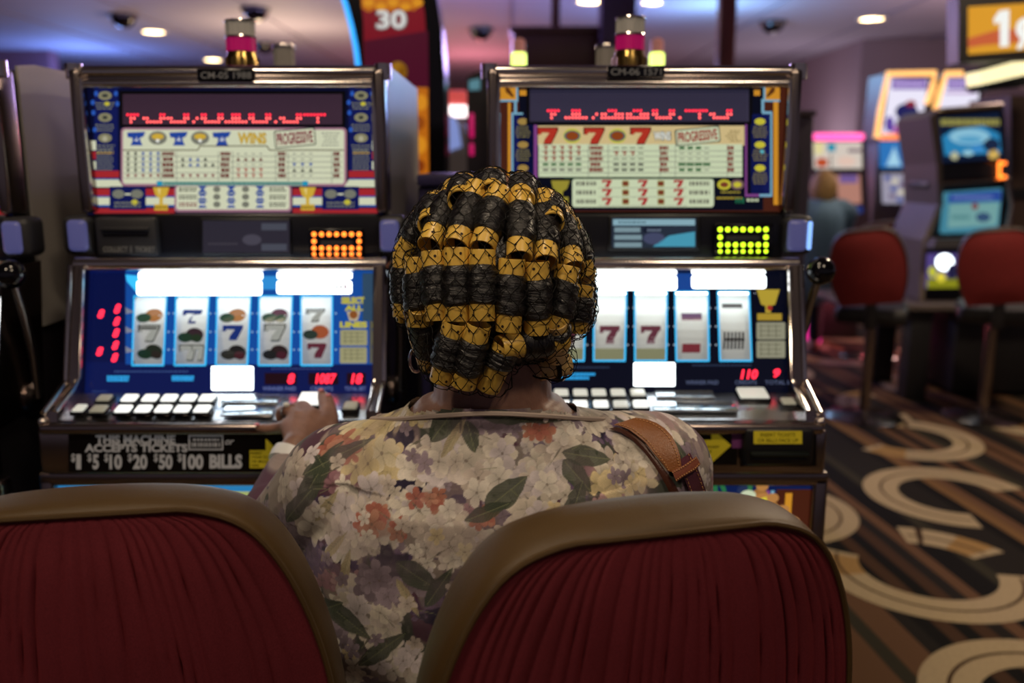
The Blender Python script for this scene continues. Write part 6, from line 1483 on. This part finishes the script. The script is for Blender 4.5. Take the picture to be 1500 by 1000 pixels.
m = MB(); m.tube([atY(1490, 90, Y+.1), atY(1490, 90, Y+.1)+Vector((0, 0, 3.2-atY(1490, 90, Y+.1).z))], .012, 6, BLACKP); m.build('drop_rod', None, t)

# ---------------------------------------------------------------- far chairs (same model, seen from behind at an angle)
FRED = mat('far_red_fabric', (134, 36, 36), .8, noise=(40, .2)); 
far = [('far red casino chair standing below the seated player in light blue', (atY(1276, 445, 4.60).x, 4.60), -.42, .92, 0), ('far red casino chair at the right edge before the blue screens', (atY(1464, 445, 4.60).x, 4.60), -.42, .92, 0), ('small red chair back beyond the larger far red chair, below the pale screens', (atY(1304, 330, 6.25).x, 6.25), -.1, 1.0, 0)]
for lb, (x, y), yaw, w, _ in far:
    casino_chair('casino_chair', lb, 'chair', (x, y, 0), yaw, .20, .685 if y < 5 else .62, 'red casino chairs in the far row', pleats=False, fabric=FRED, vinyl=mat('far_vinyl', (58, 44, 36), .5), wide=w, hs=.80, roll=-.14)

# ---------------------------------------------------------------- far player
Y = 6.3; PX = atY(1214, 300, Y)
pl = thing('person', 'distant seated person with blonde hair and light blue shirt playing at the pink headed machine', 'person', (PX.x, Y, 0))
m = MB(); sh = atY(1208, 312, Y); 
def cap(a, ra, b, rb): capsule(m, a, ra, b, rb, 16)
hx = atY(1209, 278, Y)
cap((sh.x-.02, Y+.05, .62), .17, (sh.x-.02, Y+.02, 1.02), .15); cap((sh.x-.15, Y+.03, 1.10), .07, (sh.x+.13, Y+.03, 1.10), .07); cap((sh.x, Y+.02, 1.12), .055, (hx.x, Y+.04, 1.22), .05)
m.ball((hx.x, Y+.04, hx.z), .1, None, 22, (.84, 1.0, 1.16)); m.ball((hx.x+.01, Y+.135, hx.z-.03), .016, None, 10); 
for sg in (-1, 1): m.ball((hx.x+sg*.084, Y+.04, hx.z-.02), .024, None, 10, (.4, .7, 1.1))
for sg in (-1, 1):
    e = (sh.x+sg*.20, Y+.18, .88); w = (sh.x+sg*.14, Y+.42, .94); cap((sh.x+sg*.17, Y+.03, 1.08), .065, e, .048); cap(e, .046, w, .032); cap(w, .034, (w[0], w[1]+.07, w[2]+.01), .028)
    for q in range(4): cap((w[0]-.03+.02*q, w[1]+.07, w[2]+.01), .010, (w[0]-.036+.024*q, w[1]+.15-.01*abs(q-1.5), w[2]-.005), .008)
    cap((w[0]-sg*.03, w[1]+.03, w[2]+.005), .012, (w[0]-sg*.06, w[1]+.09, w[2]+.004), .009)
    k = (sh.x+sg*.12, Y+.42, .56); cap((sh.x+sg*.09, Y+.05, .60), .085, k, .06); cap(k, .058, (k[0], Y+.38, .10), .038); cap((k[0], Y+.36, .05), .04, (k[0], Y+.50, .04), .034)
finish('body', remesh(m, .012, 3), mat('far_skin', (176, 126, 96), .6), pl)
m = MB(); cap((sh.x-.02, Y+.05, .60), .185, (sh.x-.02, Y+.02, 1.02), .165); cap((sh.x-.15, Y+.03, 1.10), .078, (sh.x+.13, Y+.03, 1.10), .078)
for sg in (-1, 1):
    e = (sh.x+sg*.20, Y+.18, .88); cap((sh.x+sg*.17, Y+.03, 1.08), .075, e, .058); cap(e, .054, Vector(e).lerp(Vector((sh.x+sg*.14, Y+.42, .94)), .7), .044)
finish('shirt', remesh(m, .014, 4), mat('far_shirt', (104, 138, 166), .8), pl)
m = MB()
for sg in (-1, 1):
    k = (sh.x+sg*.12, Y+.42, .56); cap((sh.x+sg*.09, Y+.05, .60), .095, k, .07); cap(k, .068, (k[0], Y+.38, .12), .052)
finish('trousers', remesh(m, .016, 3), mat('far_trousers', (30, 32, 44), .8), pl)
m = MB(); bm = bmesh.new(); bmesh.ops.create_uvsphere(bm, u_segments=24, v_segments=16, radius=1)
for v in bm.verts: v.co = Vector((hx.x+v.co.x*.094, Y+.03+v.co.y*.108, hx.z+.015+v.co.z*.125))
bmesh.ops.delete(bm, geom=[v for v in bm.verts if v.co.y > Y+.085 and v.co.z < hx.z+.06 or v.co.z < hx.z-.09], context='VERTS'); m.addbm(bm, mat('blonde_hair', (166, 132, 84), .6, noise=(60, .3)), True); m.build('hair', None, pl)
# ================================================================ NEAR CHAIRS
casino_chair('casino_chair', 'near red casino chair behind the woman, right one, its whole pleated back in view', 'chair', (.113, .771, 0), .281, .114, .589, 'red casino chairs in the near row', roll=.015, wide=1.05)
casino_chair('casino_chair', 'near red casino chair cut by the left edge, pleated back left of the woman', 'chair', (-.384, .766, 0), .112, .03, .588, 'red casino chairs in the near row', roll=-.02, wide=1.07)

# ================================================================ LIGHT
def area(name, loc, target, size, energy, col, sy=None, spread=None):
    l = bpy.data.lights.new(name, 'AREA'); l.energy = energy; l.color = col; l.shape = 'RECTANGLE' if sy else 'DISK'; l.size = size
    if sy: l.size_y = sy
    if spread: l.spread = spread
    o = bpy.data.objects.new(name, l); COL.objects.link(o); o.location = loc; d = Vector(target)-Vector(loc); o.rotation_euler = d.to_track_quat('-Z', 'Y').to_euler(); return o
def point(name, loc, energy, col, r=.1):
    l = bpy.data.lights.new(name, 'POINT'); l.energy = energy; l.color = col; l.shadow_soft_size = r; o = bpy.data.objects.new(name, l); COL.objects.link(o); o.location = loc; return o
area('downlight_left', (-1.0, -.4, 3.15), (-.2, .8, .9), .5, 24, (1, .80, .57))
area('downlight_right', (.9, -.3, 3.15), (.3, .8, .9), .5, 20, (1, .80, .58))
area('downlight_middle', (-.2, .9, 3.15), (-.2, .9, 0), .4, 10, (1, .80, .58))
# unseen coloured point lamps, added to wash ceiling, walls and floor
point('wash_blue', (-6.6, 14.2, 2.3), 150, (.20, .36, 1), .3)
point('wash_violet', (-4.2, 8.6, 2.6), 50, (.55, .40, 1), .3)
point('wash_violet_middle', (-.35, 8.5, 2.4), 170, (.55, .42, 1), .3)
point('wash_pink', (-.7, 15, 2.0), 144, (1, .28, .30), .3)
point('wash_indigo', (1.5, 10.5, 2.2), 60, (.30, .36, 1), .3)
point('wash_azure', (2.3, 10.5, 2.6), 85, (.30, .62, 1), .3)
point('wash_plum', (5.4, 9.0, 2.0), 170, (1, .62, .58), .3)
point('base_glow', (2.75, 6.6, .25), 5, (1, .16, .22), .08)
point('wash_lavender', (4.2, 14.0, 1.6), 55, (.92, .76, .86), .3)
point('wash_warm', (-3.0, 12.0, 2.0), 170, (1, .72, .46), .3)
area('aisle_lamp', (2.6, 3.6, 3.15), (2.2, 3.2, 0), .4, 60, (1, .8, .56))
area('aisle_lamp_far', (3.6, 6.2, 3.15), (3.0, 5.0, 0), .4, 26, (1, .76, .6))
w = bpy.data.worlds.new('dim_hall'); w.use_nodes = True; SC.world = w
bg = w.node_tree.nodes['Background']; bg.inputs[0].default_value = (.40, .33, .42, 1); bg.inputs[1].default_value = .2

# ================================================================ CAMERA
cam = bpy.data.cameras.new('camera'); co_ = bpy.data.objects.new('camera', cam); COL.objects.link(co_); co_.location = CAM
co_.rotation_euler = (math.radians(90)-PITCH, 0, 0); cam.sensor_width = 36; cam.lens = F/1500*36; cam.clip_start = .01
cam.dof.use_dof = True; cam.dof.focus_distance = 1.0; cam.dof.aperture_fstop = 3.0
SC.camera = co_
SC.view_settings.view_transform = 'Standard'; SC.view_settings.look = 'None'; SC.view_settings.exposure = 0; SC.view_settings.gamma = 1; SC.view_settings.use_curve_mapping = False
SC.cycles.use_denoising = True; SC.cycles.sample_clamp_indirect = 4.0; SC.cycles.max_bounces = 8
